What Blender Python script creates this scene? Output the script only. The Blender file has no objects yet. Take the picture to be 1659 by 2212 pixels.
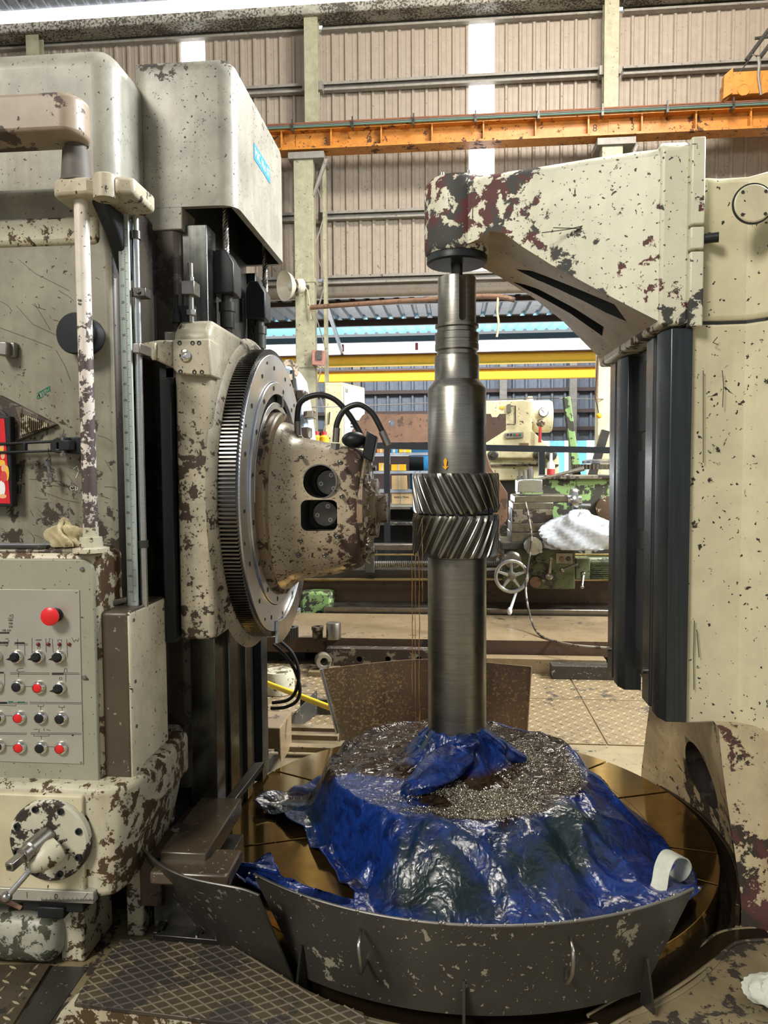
import bpy, bmesh, math, random
from mathutils import Vector as V, Matrix
R = math.radians
random.seed(7)
SC = bpy.context.scene
COL = SC.collection

# ---------------------------------------------------------------- camera
FPX = 1600.0
CAM = V((0, 0, 1.55))
YAW, PITCH, ROLL = R(5.27), R(3.25), R(-0.35)
rot = Matrix.Rotation(YAW, 3, 'Z') @ Matrix.Rotation(R(90) - PITCH, 3, 'X') @ Matrix.Rotation(ROLL, 3, 'Z')
cd = bpy.data.cameras.new('camera')
cd.sensor_fit = 'VERTICAL'; cd.sensor_height = 36.0; cd.lens = 36.0 * FPX / 2212.0
cd.clip_start = 0.05; cd.clip_end = 300
cam = bpy.data.objects.new('camera', cd); COL.objects.link(cam)
cam.matrix_world = Matrix.Translation(CAM) @ rot.to_4x4()
SC.camera = cam
AXR, AXU, AXF = rot @ V((1, 0, 0)), rot @ V((0, 1, 0)), rot @ V((0, 0, -1))
def ray(px, py): return AXF * FPX + AXR * (px - 829.5) - AXU * (py - 1106.0)
def PY(px, py, y): d = ray(px, py); return CAM + d * (y / d.y)
def PX(px, py, x): d = ray(px, py); return CAM + d * (x / d.x)
def PZ(px, py, z): d = ray(px, py); return CAM + d * ((z - CAM.z) / d.z)

# ---------------------------------------------------------------- world, lights, exposure
w = bpy.data.worlds.new('sky'); SC.world = w; w.use_nodes = True
bg = w.node_tree.nodes['Background']
bg.inputs[0].default_value = (0.93, 0.97, 1.0, 1); bg.inputs[1].default_value = 0.33
def area(name, loc, target, sx, sy, power, col=(1, 1, 1)):
    l = bpy.data.lights.new(name, 'AREA'); l.shape = 'RECTANGLE'; l.size = sx; l.size_y = sy
    l.energy = power; l.color = col
    o = bpy.data.objects.new(name, l); COL.objects.link(o); o.location = loc
    o.rotation_euler = (V(target) - V(loc)).to_track_quat('-Z', 'Y').to_euler()
    return o
area('skylight_front_left', (-4.5, -4.5, 7.5), (-0.6, 3, 1.4), 2.2, 2.2, 680, (1.0, 0.95, 0.86))
area('skylight_right', (6.5, 4.5, 6.5), (-0.6, 3, 1.6), 2.5, 2.5, 1700, (0.93, 0.97, 1.0))
area('bay_roof_fill', (0.0, 25.0, 1.2), (0, 17, 6.0), 10.0, 2.0, 520, (0.92, 0.96, 1.0))  # added fill close to the floor, brightens the annex roof from below
area('far_wall_fill', (0.0, 22.2, 7.5), (0, 29, 2.5), 14.0, 1.5, 1000, (0.95, 0.97, 1.0))  # added fill that lifts the far wall, no roof opening built there
area('wall_wash', (3.0, 8.0, 10.0), (1.5, 14.6, 7.5), 4.0, 1.0, 620, (1.0, 0.93, 0.84))
area('skylight_rear', (1.5, 10.0, 9.0), (0.2, 4.5, 0.2), 3.0, 1.5, 430, (1.0, 0.93, 0.80))
vs = SC.view_settings
vs.view_transform = 'Standard'; vs.look = 'None'; vs.gamma = 1.0; vs.use_curve_mapping = False
vs.exposure = 0.46
SC.cycles.use_denoising = True; SC.cycles.use_adaptive_sampling = True; SC.cycles.adaptive_threshold = 0.04
SC.cycles.max_bounces = 5; SC.cycles.diffuse_bounces = 3; SC.cycles.glossy_bounces = 3
SC.cycles.sample_clamp_indirect = 6.0

# ---------------------------------------------------------------- materials
def newmat(name):
    m = bpy.data.materials.new(name); m.use_nodes = True
    nt = m.node_tree; return m, nt, nt.nodes['Principled BSDF']
def nd(nt, typ, ins=None, **props):
    n = nt.nodes.new(typ)
    for k, v in props.items(): setattr(n, k, v)
    for k, v in (ins or {}).items():
        s = n.inputs[k]
        if isinstance(v, bpy.types.NodeSocket): nt.links.new(v, s)
        else:
            try: s.default_value = v
            except Exception: s.default_value = (*v, 1) if len(v) == 3 else v
    return n
def c4(c): return (c[0], c[1], c[2], 1)
def coords(nt, scale=(1, 1, 1)):
    t = nd(nt, 'ShaderNodeTexCoord')
    return nd(nt, 'ShaderNodeVectorMath', {0: t.outputs['Object'], 1: scale}, operation='MULTIPLY').outputs[0]
def noise(nt, vec, scale, detail=5, rough=.6, dist=0):
    return nd(nt, 'ShaderNodeTexNoise', {'Vector': vec, 'Scale': scale, 'Detail': detail, 'Roughness': rough, 'Distortion': dist}).outputs['Fac']
def step(nt, fac, a, b):
    return nd(nt, 'ShaderNodeMapRange', {0: fac, 1: a, 2: b, 3: 0.0, 4: 1.0}).outputs[0]
def math2(nt, op, a, b):
    return nd(nt, 'ShaderNodeMath', {0: a, 1: b}, operation=op).outputs[0]
def mix(nt, fac, a, b):
    n = nd(nt, 'ShaderNodeMix', data_type='RGBA')
    for idx, v in ((0, fac), (6, a), (7, b)):
        s = n.inputs[idx]
        if isinstance(v, bpy.types.NodeSocket): nt.links.new(v, s)
        else: s.default_value = v if idx == 0 else c4(v)
    return n.outputs[2]
def bump(nt, p, h, strength=.3, dist=.003):
    nt.links.new(nd(nt, 'ShaderNodeBump', {'Strength': strength, 'Distance': dist, 'Height': h}).outputs[0], p.inputs['Normal'])

def worn(name, paint, chip, th=.66, cs=14, k=.55, dirt=(.12, .09, .05), damt=.5, rough=.45, streak=(16, 16, .8), shade=.72, spec=.4, chip2=None, bs=.35, spk=.70, wear=()):
    """worn cast-iron paint: mottled coat, vertical grime runs, chipped patches down to the primer"""
    m, nt, p = newmat(name)
    co = coords(nt)
    big = noise(nt, co, 1.7, 4, .6); mid = noise(nt, co, 6.5, 5, .65, .4); fine = noise(nt, co, cs, 8, .68, .25)
    sk = noise(nt, coords(nt, streak), 1.0, 4, .6)
    c = mix(nt, step(nt, mid, .35, .7), paint, [x * shade for x in paint])
    g = math2(nt, 'MULTIPLY', step(nt, sk, .50, .80), step(nt, big, .38, .66))
    c = mix(nt, math2(nt, 'MULTIPLY', g, damt), c, dirt)
    sep = nd(nt, 'ShaderNodeSeparateXYZ', {0: co})
    for ax, a, b, amt in wear:                 # handling wear grows towards one end of the casting
        fine = math2(nt, 'ADD', fine, nd(nt, 'ShaderNodeMapRange', {0: sep.outputs[ax], 1: a, 2: b, 3: amt, 4: 0.0}).outputs[0])
    mk = step(nt, math2(nt, 'ADD', fine, math2(nt, 'MULTIPLY', math2(nt, 'SUBTRACT', big, .5), k)), th, th + .018)
    sp = noise(nt, co, cs * 4.2, 3, .5); sm = noise(nt, co, cs * 1.6, 4, .55, .6)
    gate = step(nt, noise(nt, co, 2.6, 3, .5), .40, .66)
    mk = math2(nt, 'MAXIMUM', mk, math2(nt, 'MAXIMUM', step(nt, math2(nt, 'ADD', sp, math2(nt, 'MULTIPLY', gate, .05)), spk, spk + .015), step(nt, math2(nt, 'ADD', sm, math2(nt, 'MULTIPLY', gate, .05)), spk + .02, spk + .035)))
    cc = chip if chip2 is None else mix(nt, step(nt, mid, .47, .53), chip, chip2)
    c = mix(nt, mk, c, cc)
    nt.links.new(c, p.inputs['Base Color'])
    r = nd(nt, 'ShaderNodeMapRange', {0: math2(nt, 'ADD', mk, math2(nt, 'MULTIPLY', mid, .5)), 1: 0., 2: 1.4, 3: rough - .08, 4: .72}).outputs[0]
    nt.links.new(r, p.inputs['Roughness']); p.inputs['Specular IOR Level'].default_value = spec
    bump(nt, p, math2(nt, 'SUBTRACT', math2(nt, 'MULTIPLY', fine, .25), mk), bs, .0025)
    return m
def steel(name, col, rough=.28, axis=(1, 1, 60), amt=.35, metal=1.0, dark=None, bs=.08, grime=.0, gcol=(.03, .022, .015)):
    """machined steel: tool lines along one axis, tarnish in patches"""
    m, nt, p = newmat(name)
    ln = noise(nt, coords(nt, axis), 4, 3, .6); big = noise(nt, coords(nt), 5, 5, .62)
    c = mix(nt, math2(nt, 'MULTIPLY', step(nt, ln, .3, .75), amt), col, dark or [x * .35 for x in col])
    c = mix(nt, math2(nt, 'MULTIPLY', step(nt, big, .45, .72), max(grime, .18)), c, gcol)
    nt.links.new(c, p.inputs['Base Color']); p.inputs['Metallic'].default_value = metal
    nt.links.new(nd(nt, 'ShaderNodeMapRange', {0: big, 1: .3, 2: .75, 3: rough * .7, 4: rough * 1.5}).outputs[0], p.inputs['Roughness'])
    bump(nt, p, ln, bs, .001)
    return m
def plain(name, col, rough=.5, metal=0., var=.25, sc=9, spec=.5, bs=.1):
    m, nt, p = newmat(name)
    n = noise(nt, coords(nt), sc, 6, .65)
    nt.links.new(mix(nt, math2(nt, 'MULTIPLY', step(nt, n, .35, .7), var), col, [x * .3 for x in col]), p.inputs['Base Color'])
    p.inputs['Roughness'].default_value = rough; p.inputs['Metallic'].default_value = metal; p.inputs['Specular IOR Level'].default_value = spec
    if bs: bump(nt, p, n, bs, .002)
    return m
def emit(name, col, s):
    m, nt, p = newmat(name)
    p.inputs['Base Color'].default_value = c4(col); p.inputs['Emission Color'].default_value = c4(col); p.inputs['Emission Strength'].default_value = s
    return m

M = {}
M['grey'] = worn('grey green machine enamel', (.265, .25, .185), (.045, .032, .022), th=.68, cs=15, k=.6, damt=.9, spk=.715, shade=.62, wear=((2, 1.25, 1.75, .12),))
M['hood'] = worn('pale grey hood enamel', (.325, .31, .25), (.05, .04, .03), th=.72, cs=22, k=.5, damt=.85, dirt=(.17, .13, .08), spk=.70, shade=.60, wear=((2, 3.0, 2.84, .22),))
M['panel'] = worn('control cabinet enamel', (.31, .31, .235), (.06, .045, .03), th=.86, cs=20, k=.2, damt=.2, shade=.86)
M['plate'] = plain('brushed legend plate', (.42, .41, .355), .38, .35, .18, 6)
M['rustwhite'] = worn('oil stained ivory enamel', (.56, .52, .38), (.075, .045, .02), th=.53, cs=24, k=.85, dirt=(.30, .17, .05), damt=.8, streak=(9, 9, 1.2))
M['yellowed'] = worn('yellowed ivory enamel', (.80, .73, .54), (.06, .04, .02), th=.80, cs=18, k=.3, dirt=(.5, .30, .08), damt=.75, streak=(5, 5, .7))
M['oilbrown'] = worn('oil browned enamel', (.20, .17, .12), (.035, .022, .015), th=.50, cs=9, k=.8, damt=.6, rough=.32)
M['tan'] = worn('tan hob head enamel', (.47, .385, .26), (.07, .04, .03), th=.57, cs=26, k=.5, wear=((0, -.36, -.47, .17),),  dirt=(.16, .10, .05), damt=.7, rough=.33, streak=(7, 7, 7), spec=.5, spk=.665)
M['slide'] = worn('smeared slide enamel', (.46, .41, .30), (.05, .032, .02), th=.55, cs=22, k=.85, dirt=(.14, .09, .05), damt=.95, shade=.6, spk=.69, rough=.38)
M['flange'] = worn('brown worn flange', (.30, .215, .13), (.05, .03, .02), th=.50, cs=20, k=.7, rough=.3)
M['cream'] = worn('cream column enamel', (.62, .57, .385), (.03, .026, .022), th=.70, spk=.688, wear=((2, .05, .75, .10),), cs=13, k=.5, dirt=(.30, .22, .11), damt=.75, streak=(7, 7, .8), shade=.82)
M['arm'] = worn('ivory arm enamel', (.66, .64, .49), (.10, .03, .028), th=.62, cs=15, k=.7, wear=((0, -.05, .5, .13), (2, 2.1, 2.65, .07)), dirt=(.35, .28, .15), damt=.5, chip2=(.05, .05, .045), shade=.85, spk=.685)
M['armunder'] = worn('brown arm underside', (.42, .34, .24), (.10, .06, .035), th=.80, cs=10, k=.3, dirt=(.2, .13, .07), damt=.8, streak=(3, 9, 9))  # darker, browner tone for the downward faces of the arm
M['base'] = worn('rust run base enamel', (.54, .45, .28), (.035, .028, .02), th=.60, cs=15, k=.9, dirt=(.22, .12, .045), damt=1.0, streak=(11, 11, .5), wear=((2, .0, .5, .13),), chip2=(.085, .03, .026))
M['steel'] = steel('bright steel', (.62, .63, .63), .25)
M['shaft'] = steel('turned shaft steel', (.33, .315, .275), .33, (1.5, 1.5, 55), .45, bs=.1, grime=.3)
M['gear'] = steel('cut gear steel', (.36, .35, .31), .24, (3, 3, 3), .3, grime=.3)
M['ring'] = steel('swivel ring steel', (.74, .77, .82), .32, (6, 6, 6), .2, dark=(.4, .42, .46), grime=.18, gcol=(.2, .2, .2))
M['ringdark'] = steel('oily ring steel', (.20, .19, .175), .3, (8, 8, 8), .4)
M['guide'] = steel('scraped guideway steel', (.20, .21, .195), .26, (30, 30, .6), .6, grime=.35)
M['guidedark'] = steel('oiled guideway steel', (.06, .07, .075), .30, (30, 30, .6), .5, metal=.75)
M['cone'] = plain('brown grey cone enamel', (.12, .105, .09), .6, 0, .4, spec=.3)
M['black'] = plain('black enamel', (.014, .016, .018), .42, 0, .2, spec=.3)
M['rubber'] = plain('black hose rubber', (.012, .012, .012), .38, 0, .2)
M['darksteel'] = steel('dark oiled steel', (.10, .095, .085), .33, (10, 10, 10), .3, metal=.8)
M['void'] = plain('shade black cavity', (.012, .014, .017), .6, 0, .3)  # near-black colour paints the shade inside holes and under castings
M['bolt'] = steel('bolt steel', (.35, .33, .30), .35, (9, 9, 9), .4)
M['brass'] = steel('old brass', (.55, .40, .18), .3, (9, 9, 9), .3)
M['table'] = steel('bronze stained table top', (.40, .25, .075), .10, (5, 5, 5), .25, metal=.95, bs=.02, grime=.25, gcol=(.12, .06, .02))
M['oil'] = None
M['rustplate'] = worn('rusty oily sheet steel', (.17, .115, .065), (.38, .24, .10), th=.585, cs=70, k=.3, dirt=(.06, .035, .02), damt=.7, rough=.33)
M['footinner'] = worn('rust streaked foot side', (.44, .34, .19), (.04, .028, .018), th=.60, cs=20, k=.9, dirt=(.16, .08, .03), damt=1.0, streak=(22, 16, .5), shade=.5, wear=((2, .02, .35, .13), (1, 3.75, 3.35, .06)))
M['recess'] = worn('stained casting recess with painted shade', (.055, .045, .033), (.02, .015, .012), th=.5, cs=8, k=.8, damt=.5, rough=.4, spec=.3)  # stained enamel taken near black, the shade of the recess painted in
M['caseside'] = worn('rusted cabinet side', (.56, .50, .36), (.085, .048, .022), th=.475, cs=22, k=.6, dirt=(.25, .13, .05), damt=.8, streak=(9, 9, 1.2))
M['flangewhite'] = worn('chipped white flange paint', (.58, .55, .43), (.035, .026, .02), th=.455, cs=13, k=1.0, damt=.4, rough=.38)
M['coverbrown'] = worn('smeared brown cover', (.085, .064, .042), (.22, .19, .14), th=.60, cs=10, k=.7, dirt=(.03, .02, .015), damt=.7, rough=.4, streak=(2, 2, 9))
M['block'] = worn('oily brown steel block', (.085, .062, .038), (.22, .18, .11), th=.66, cs=16, k=.5, dirt=(.03, .02, .015), damt=.6, rough=.27, spec=.7)
M['ridge'] = worn('polished tread ridge', (.42, .34, .21), (.10, .08, .05), th=.58, cs=8, k=.7, damt=.5, rough=.3)
M['drum'] = steel('black oiled drum side', (.055, .038, .02), .25, (2, 2, 30), .4, metal=.7, grime=.5)
M['ridgedark'] = worn('dull tread ridge', (.17, .135, .085), (.06, .05, .035), th=.56, cs=6, k=.8, damt=.5, rough=.35)
M['guardplain'] = worn('plain dark guard steel', (.042, .038, .032), (.16, .14, .10), th=.70, cs=12, k=.5, dirt=(.015, .015, .015), damt=.5, rough=.33)
M['guard'] = worn('dark oily guard steel', (.050, .046, .038), (.27, .24, .17), th=.645, cs=16, k=.95, dirt=(.02, .02, .02), damt=.5, rough=.33, streak=(6, 6, .8))
M['crane'] = worn('orange crane paint', (.60, .235, .035), (.09, .035, .015), th=.60, cs=7, k=.5, dirt=(.16, .07, .03), damt=.6, streak=(3, 3, 1))
M['yellow'] = worn('yellow crane paint', (.95, .47, .02), (.45, .2, .03), th=.76, cs=3, k=.3, damt=.25, dirt=(.5, .25, .03), spk=.78, shade=.9)
M['copper'] = plain('copper conductor', (.45, .20, .11), .4, .7, .3)
M['teal'] = plain('green insulated conductor', (.10, .22, .18), .5, 0, .3)
M['clad'] = worn('dusty cladding sheet', (.37, .31, .245), (.20, .16, .12), th=.68, cs=5, k=.3, dirt=(.22, .17, .12), damt=.5, rough=.5, streak=(7, 7, .25), shade=.86)
M['cladfar'] = worn('blue grey far cladding', (.20, .235, .285), (.11, .12, .14), th=.78, cs=2, k=.3, dirt=(.10, .10, .11), damt=.4, streak=(3, 3, .2), spk=.8)
M['zinc'] = worn('zinc roof sheet', (.34, .37, .42), (.12, .12, .12), th=.76, cs=3, k=.3, dirt=(.10, .10, .10), damt=.4, rough=.35)
M['girt'] = worn('grey girt steel', (.30, .28, .24), (.09, .07, .05), th=.72, cs=6, k=.4, damt=.5)
M['girtdark'] = plain('brown far girt', (.08, .05, .045), .6)
M['post'] = worn('khaki post paint', (.40, .38, .255), (.13, .11, .07), th=.72, cs=7, k=.4, dirt=(.15, .13, .07), damt=.6, streak=(6, 6, .5))
M['floor'] = worn('oily concrete floor', (.26, .205, .115), (.04, .032, .024), th=.57, cs=9, k=.75, dirt=(.07, .055, .035), damt=.7, rough=.42, streak=(3, 3, 3))
M['checker'] = worn('worn chequer plate', (.24, .175, .095), (.06, .045, .03), th=.60, cs=7, k=.6, dirt=(.09, .07, .04), damt=.7, rough=.34, streak=(3, 3, 3))
M['tread'] = worn('oily tread plate', (.075, .058, .036), (.03, .024, .018), th=.55, cs=6, k=.7, dirt=(.06, .05, .03), damt=.6, rough=.33, streak=(3, 3, 3))
M['bedplate'] = worn('oiled bed plate top', (.25, .18, .10), (.08, .055, .035), th=.64, cs=8, k=.5, dirt=(.10, .07, .04), damt=.6, rough=.32, streak=(2, 4, 4))
M['bedside'] = worn('brown bed plate edge', (.085, .05, .032), (.03, .02, .015), th=.62, cs=6, k=.5, rough=.45)
M['green'] = worn('chipped green enamel', (.27, .42, .15), (.045, .04, .028), th=.50, cs=9, k=.75, dirt=(.10, .11, .05), damt=.7, rough=.4)
M['greendark'] = worn('oily green enamel', (.10, .12, .055), (.03, .028, .02), th=.52, cs=10, k=.7, rough=.35)
M['lathegrey'] = steel('lathe slide steel', (.33, .30, .25), .33, (6, 6, 6), .45, grime=.4)
M['lightcream'] = worn('pale yellow machine paint', (.80, .72, .44), (.16, .11, .06), th=.77, cs=6, k=.3, damt=.25, dirt=(.4, .3, .15))
M['brownplate'] = worn('brown oxide plate', (.24, .135, .085), (.10, .06, .04), th=.62, cs=4, k=.6, damt=.4)
M['red'] = plain('red plastic', (.70, .015, .02), .32, 0, .12, 30, bs=0)
M['redfar'] = plain('far red paint', (.60, .05, .05), .5)
M['redpaper'] = plain('red poster print', (.62, .012, .02), .35, 0, .15, 14, bs=0)
M['skin'] = plain('printed skin tone', (.80, .42, .20), .4, 0, .2, 30, bs=0)
M['gold'] = plain('printed gold', (.85, .48, .05), .4, 0, .25, 40, bs=0)
M['white'] = plain('white plastic', (.80, .80, .78), .5, 0, .12)
M['blue'] = plain('blue label', (.02, .26, .75), .4, 0, .12, bs=0)
M['bluefar'] = plain('blue painted panel', (.03, .28, .62), .5)
M['ink'] = plain('black ink', (.015, .015, .015), .5, 0, 0, bs=0)
M['inkgreen'] = plain('green marker ink', (.01, .16, .09), .5, 0, 0, bs=0)
M['scale'] = plain('pale green scale face', (.55, .62, .58), .35, .3, .2, 4)
M['chalk'] = plain('white chalk', (.75, .75, .72), .8, 0, 0, bs=0)
M['scratch'] = plain('scratch grime', (.075, .07, .05), .7, 0, 0, bs=0)
M['rag'] = plain('greasy cotton rag', (.50, .42, .24), .85, 0, .6, 18, bs=.4)
M['card'] = plain('brown cardboard', (.58, .40, .20), .75, 0, .2)
M['lens'] = plain('dark red lens', (.14, .01, .012), .18, 0, .1, bs=0)
M['chrome'] = steel('chromed bezel', (.78, .76, .70), .16, (1, 1, 1), .05)
M['hem'] = plain('white canvas hem', (.66, .68, .58), .8, 0, .3, 30)
M['yellowpipe'] = plain('yellow painted pipe', (.80, .55, .02), .4, 0, .15)
M['cream2'] = plain('lamp shade enamel', (.78, .72, .58), .4, 0, .15)
M['backlit'] = emit('backlit translucent sheet', (1.0, 1.0, 1.0), 1.6)
M['skyblue'] = emit('backlit blue sheet', (.22, .62, .85), .75)
M['screen'] = emit('lit display', (.45, .62, .95), .6)
M['wire'] = plain('grey wire', (.20, .18, .16), .5, .5, .2)
M['twine'] = plain('pale twine', (.60, .50, .33), .8)
M['swarf'] = steel('fine steel swarf', (.60, .55, .44), .36, (60, 60, 60), .4)

def wet(name, col, rough, cs, strength, tint=None):
    m, nt, p = newmat(name)
    n = noise(nt, coords(nt), cs, 6, .7, .6); b = noise(nt, coords(nt), 7, 5, .6)
    nt.links.new(mix(nt, step(nt, b, .4, .65), col, tint or [x * .4 for x in col]), p.inputs['Base Color'])
    p.inputs['Roughness'].default_value = rough; p.inputs['Specular IOR Level'].default_value = .8
    p.inputs['Coat Weight'].default_value = .6; p.inputs['Coat Roughness'].default_value = .06
    bump(nt, p, n, strength, .006); return m
M['oil'] = wet('dark brown oil', (.055, .028, .010), .08, 5, .08)
M['oilorange'] = wet('amber oil film', (.30, .14, .03), .12, 5, .1)

def tarp_mat(name, pooled):
    """blue tarpaulin; the trampled middle of it lies under a pool of brown oil, runs of oil reach the hem"""
    m, nt, p = newmat(name)
    t = nd(nt, 'ShaderNodeTexCoord'); co = t.outputs['Object']
    sx = nd(nt, 'ShaderNodeSeparateXYZ', {0: co})
    dx = math2(nt, 'SUBTRACT', sx.outputs[0], .01); dy = math2(nt, 'SUBTRACT', sx.outputs[1], 3.0)
    rr = math2(nt, 'SQRT', math2(nt, 'ADD', math2(nt, 'MULTIPLY', dx, dx), math2(nt, 'MULTIPLY', dy, dy)), 0)
    big = noise(nt, co, 4.2, 5, .6, .5); fine = noise(nt, co, 48, 6, .7, .8); mid = noise(nt, co, 15, 6, .65, 1.2)
    def crease(scale):
        w_ = nd(nt, 'ShaderNodeVectorMath', {0: co, 1: nd(nt, 'ShaderNodeTexNoise', {'Vector': co, 'Scale': 9.0, 'Detail': 3.0}).outputs['Color']}, operation='ADD').outputs[0]
        return step(nt, nd(nt, 'ShaderNodeTexVoronoi', {'Vector': w_, 'Scale': scale}, feature='DISTANCE_TO_EDGE').outputs['Distance'], 0.0, .25)
    blue = mix(nt, step(nt, mid, .40, .62), (.006, .032, .19), (.003, .011, .07))
    blue = mix(nt, step(nt, noise(nt, co, 2.1, 4, .6), .49, .62), blue, (.008, .020, .024))
    c = blue
    if pooled:
        pool = step(nt, math2(nt, 'ADD', rr, math2(nt, 'MULTIPLY', math2(nt, 'SUBTRACT', big, .5), .30)), .545, .50)
        pool = math2(nt, 'MULTIPLY', pool, step(nt, sx.outputs[2], .405, .375))
        ex = math2(nt, 'ADD', sx.outputs[0], .33); ey = math2(nt, 'SUBTRACT', sx.outputs[1], 2.60)
        er = math2(nt, 'SQRT', math2(nt, 'ADD', math2(nt, 'MULTIPLY', ex, ex), math2(nt, 'MULTIPLY', ey, ey)), 0)
        pool = math2(nt, 'MULTIPLY', pool, step(nt, math2(nt, 'ADD', er, math2(nt, 'MULTIPLY', math2(nt, 'SUBTRACT', big, .5), .25)), .22, .25))
        runs = math2(nt, 'MULTIPLY', step(nt, big, .54, .60), step(nt, sx.outputs[2], .20, .13))
        brown = mix(nt, step(nt, mid, .40, .60), (.040, .022, .010), (.010, .006, .005))
        c = mix(nt, math2(nt, 'MAXIMUM', pool, math2(nt, 'MULTIPLY', runs, .9)), blue, brown)
    nt.links.new(c, p.inputs['Base Color'])
    p.inputs['Roughness'].default_value = .24; p.inputs['Specular IOR Level'].default_value = .6
    p.inputs['Coat Weight'].default_value = .12; p.inputs['Coat Roughness'].default_value = .10
    if pooled:
        nt.links.new(nd(nt, 'ShaderNodeMapRange', {0: pool, 1: 0., 2: 1., 3: .27, 4: .09}).outputs[0], p.inputs['Roughness'])
        nt.links.new(nd(nt, 'ShaderNodeMapRange', {0: pool, 1: 0., 2: 1., 3: .6, 4: .28}).outputs[0], p.inputs['Specular IOR Level'])
        nt.links.new(nd(nt, 'ShaderNodeMapRange', {0: pool, 1: 0., 2: 1., 3: .12, 4: .0}).outputs[0], p.inputs['Coat Weight'])
    h = math2(nt, 'ADD', math2(nt, 'MULTIPLY', noise(nt, co, 5.5, 2, .5, 1.6), 1.6), math2(nt, 'ADD', math2(nt, 'MULTIPLY', mid, .28), math2(nt, 'MULTIPLY', crease(5.0), .18)))
    if pooled:
        wv = math2(nt, 'MULTIPLY', noise(nt, co, 8.5, 3, .5, 2.2), 2.6)
        h = nd(nt, 'ShaderNodeMix', {0: pool, 2: h, 3: wv}).outputs[0]
    bump(nt, p, h, .55, .014)
    return m
M['tarp'] = tarp_mat('oil soaked blue tarpaulin', True); M['tarpblue'] = tarp_mat('wet blue tarpaulin', False)


# ---------------------------------------------------------------- mesh helpers
class G:
    """collects shapes in a bmesh; obj() links them as ONE mesh object"""
    def __init__(s): s.b = bmesh.new(); s.slots = []
    def face(s, pts, mi=0):
        f = s.b.faces.new([s.b.verts.new(p) for p in pts]); f.material_index = mi; return s
    def loft(s, rings, closed=True, cap=True, mi=0):
        rv = [[s.b.verts.new(p) for p in r] for r in rings]; n = len(rv[0])
        for a, c in zip(rv, rv[1:]):
            for i in range(n if closed else n - 1):
                j = (i + 1) % n
                s.b.faces.new((a[i], a[j], c[j], c[i])).material_index = mi
        if cap and closed and n > 2:
            for r in (rv[0][::-1], rv[-1]): s.b.faces.new(r).material_index = mi
        return s
    def box(s, x0, x1, y0, y1, z0, z1, mi=0):
        return s.loft([[(x0, y0, z), (x1, y0, z), (x1, y1, z), (x0, y1, z)] for z in (z0, z1)], mi=mi)
    def obox(s, c, ax, ay, az, mi=0):          # oriented box: centre and three half vectors
        c, ax, ay, az = V(c), V(ax), V(ay), V(az)
        return s.loft([[c - ax - ay + k * az, c + ax - ay + k * az, c + ax + ay + k * az, c - ax + ay + k * az] for k in (-1, 1)], mi=mi)
    def ext(s, poly, plane, a, b, mi=0):       # polygon in a plane, pulled along the third axis
        f = {'xz': lambda u, v, t: (u, t, v), 'yz': lambda u, v, t: (t, u, v), 'xy': lambda u, v, t: (u, v, t)}[plane]
        return s.loft([[f(u, v, t) for u, v in poly] for t in (a, b)], mi=mi)
    def lathe(s, o, d, prof, n=32, mi=0, a0=0, a1=360, cap=True):
        o, d = V(o), V(d).normalized(); u = d.orthogonal().normalized(); v = d.cross(u)
        full = abs(a1 - a0) >= 360
        A = [R(a0 + (a1 - a0) * i / (n if full else n - 1)) for i in range(n)]
        rings = [[o + d * h + (u * math.cos(a) + v * math.sin(a)) * max(r, 1e-4) for a in A] for r, h in prof]
        return s.loft(rings, closed=full, cap=full and cap, mi=mi)
    def annulus(s, o, d, r0, r1, h0, h1, n=48, mi=0): return s.lathe(o, d, [(r0, h0), (r1, h0), (r1, h1), (r0, h1), (r0, h0)], n, mi, cap=False)
    def cyl(s, p, q, r, n=16, r2=None, mi=0):
        p, q = V(p), V(q); return s.lathe(p, q - p, [(r, 0), (r if r2 is None else r2, (q - p).length)], n, mi)
    def tube(s, pts, r, n=8, mi=0):
        pts = [V(p) for p in pts]; rings = []; u = None
        for i, p in enumerate(pts):
            d = (pts[min(i + 1, len(pts) - 1)] - pts[max(i - 1, 0)]).normalized()
            u = d.orthogonal().normalized() if u is None else (u - d * u.dot(d)).normalized()
            v = d.cross(u); rr = r[i] if isinstance(r, (list, tuple)) else r
            rings.append([p + (u * math.cos(2 * math.pi * k / n) + v * math.sin(2 * math.pi * k / n)) * rr for k in range(n)])
        return s.loft(rings, mi=mi)
    def ball(s, c, r, n=16, m=8, sq=(1, 1, 1), mi=0):
        c = V(c); rings = []
        for i in range(m + 1):
            t = math.pi * i / m
            rings.append([c + V((math.sin(t + 1e-5) * math.cos(2 * math.pi * k / n) * sq[0], math.sin(t + 1e-5) * math.sin(2 * math.pi * k / n) * sq[1], -math.cos(t) * sq[2])) * r for k in range(n)])
        return s.loft(rings, mi=mi)
    def hexn(s, p, q, r, mi=0): return s.cyl(p, q, r, 6, mi=mi)
    def obj(s, name, mat, parent=None, bevel=0, seg=2, smooth=35, kind=None):
        me = bpy.data.meshes.new(name)
        bmesh.ops.remove_doubles(s.b, verts=s.b.verts, dist=1e-6)
        bmesh.ops.recalc_face_normals(s.b, faces=s.b.faces)
        s.b.to_mesh(me); s.b.free()
        for m in (mat if isinstance(mat, (list, tuple)) else [mat]): me.materials.append(M[m] if isinstance(m, str) else m)
        if smooth: me.shade_smooth(); me.set_sharp_from_angle(angle=R(smooth))
        o = bpy.data.objects.new(name, me); COL.objects.link(o)
        if bevel:
            bv = o.modifiers.new('bevel', 'BEVEL'); bv.width = bevel; bv.segments = seg; bv.limit_method = 'ANGLE'; bv.angle_limit = R(40); bv.harden_normals = False
        if parent: adopt(o, parent)
        if kind: o['kind'] = kind
        return o
OFF = {}
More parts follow.
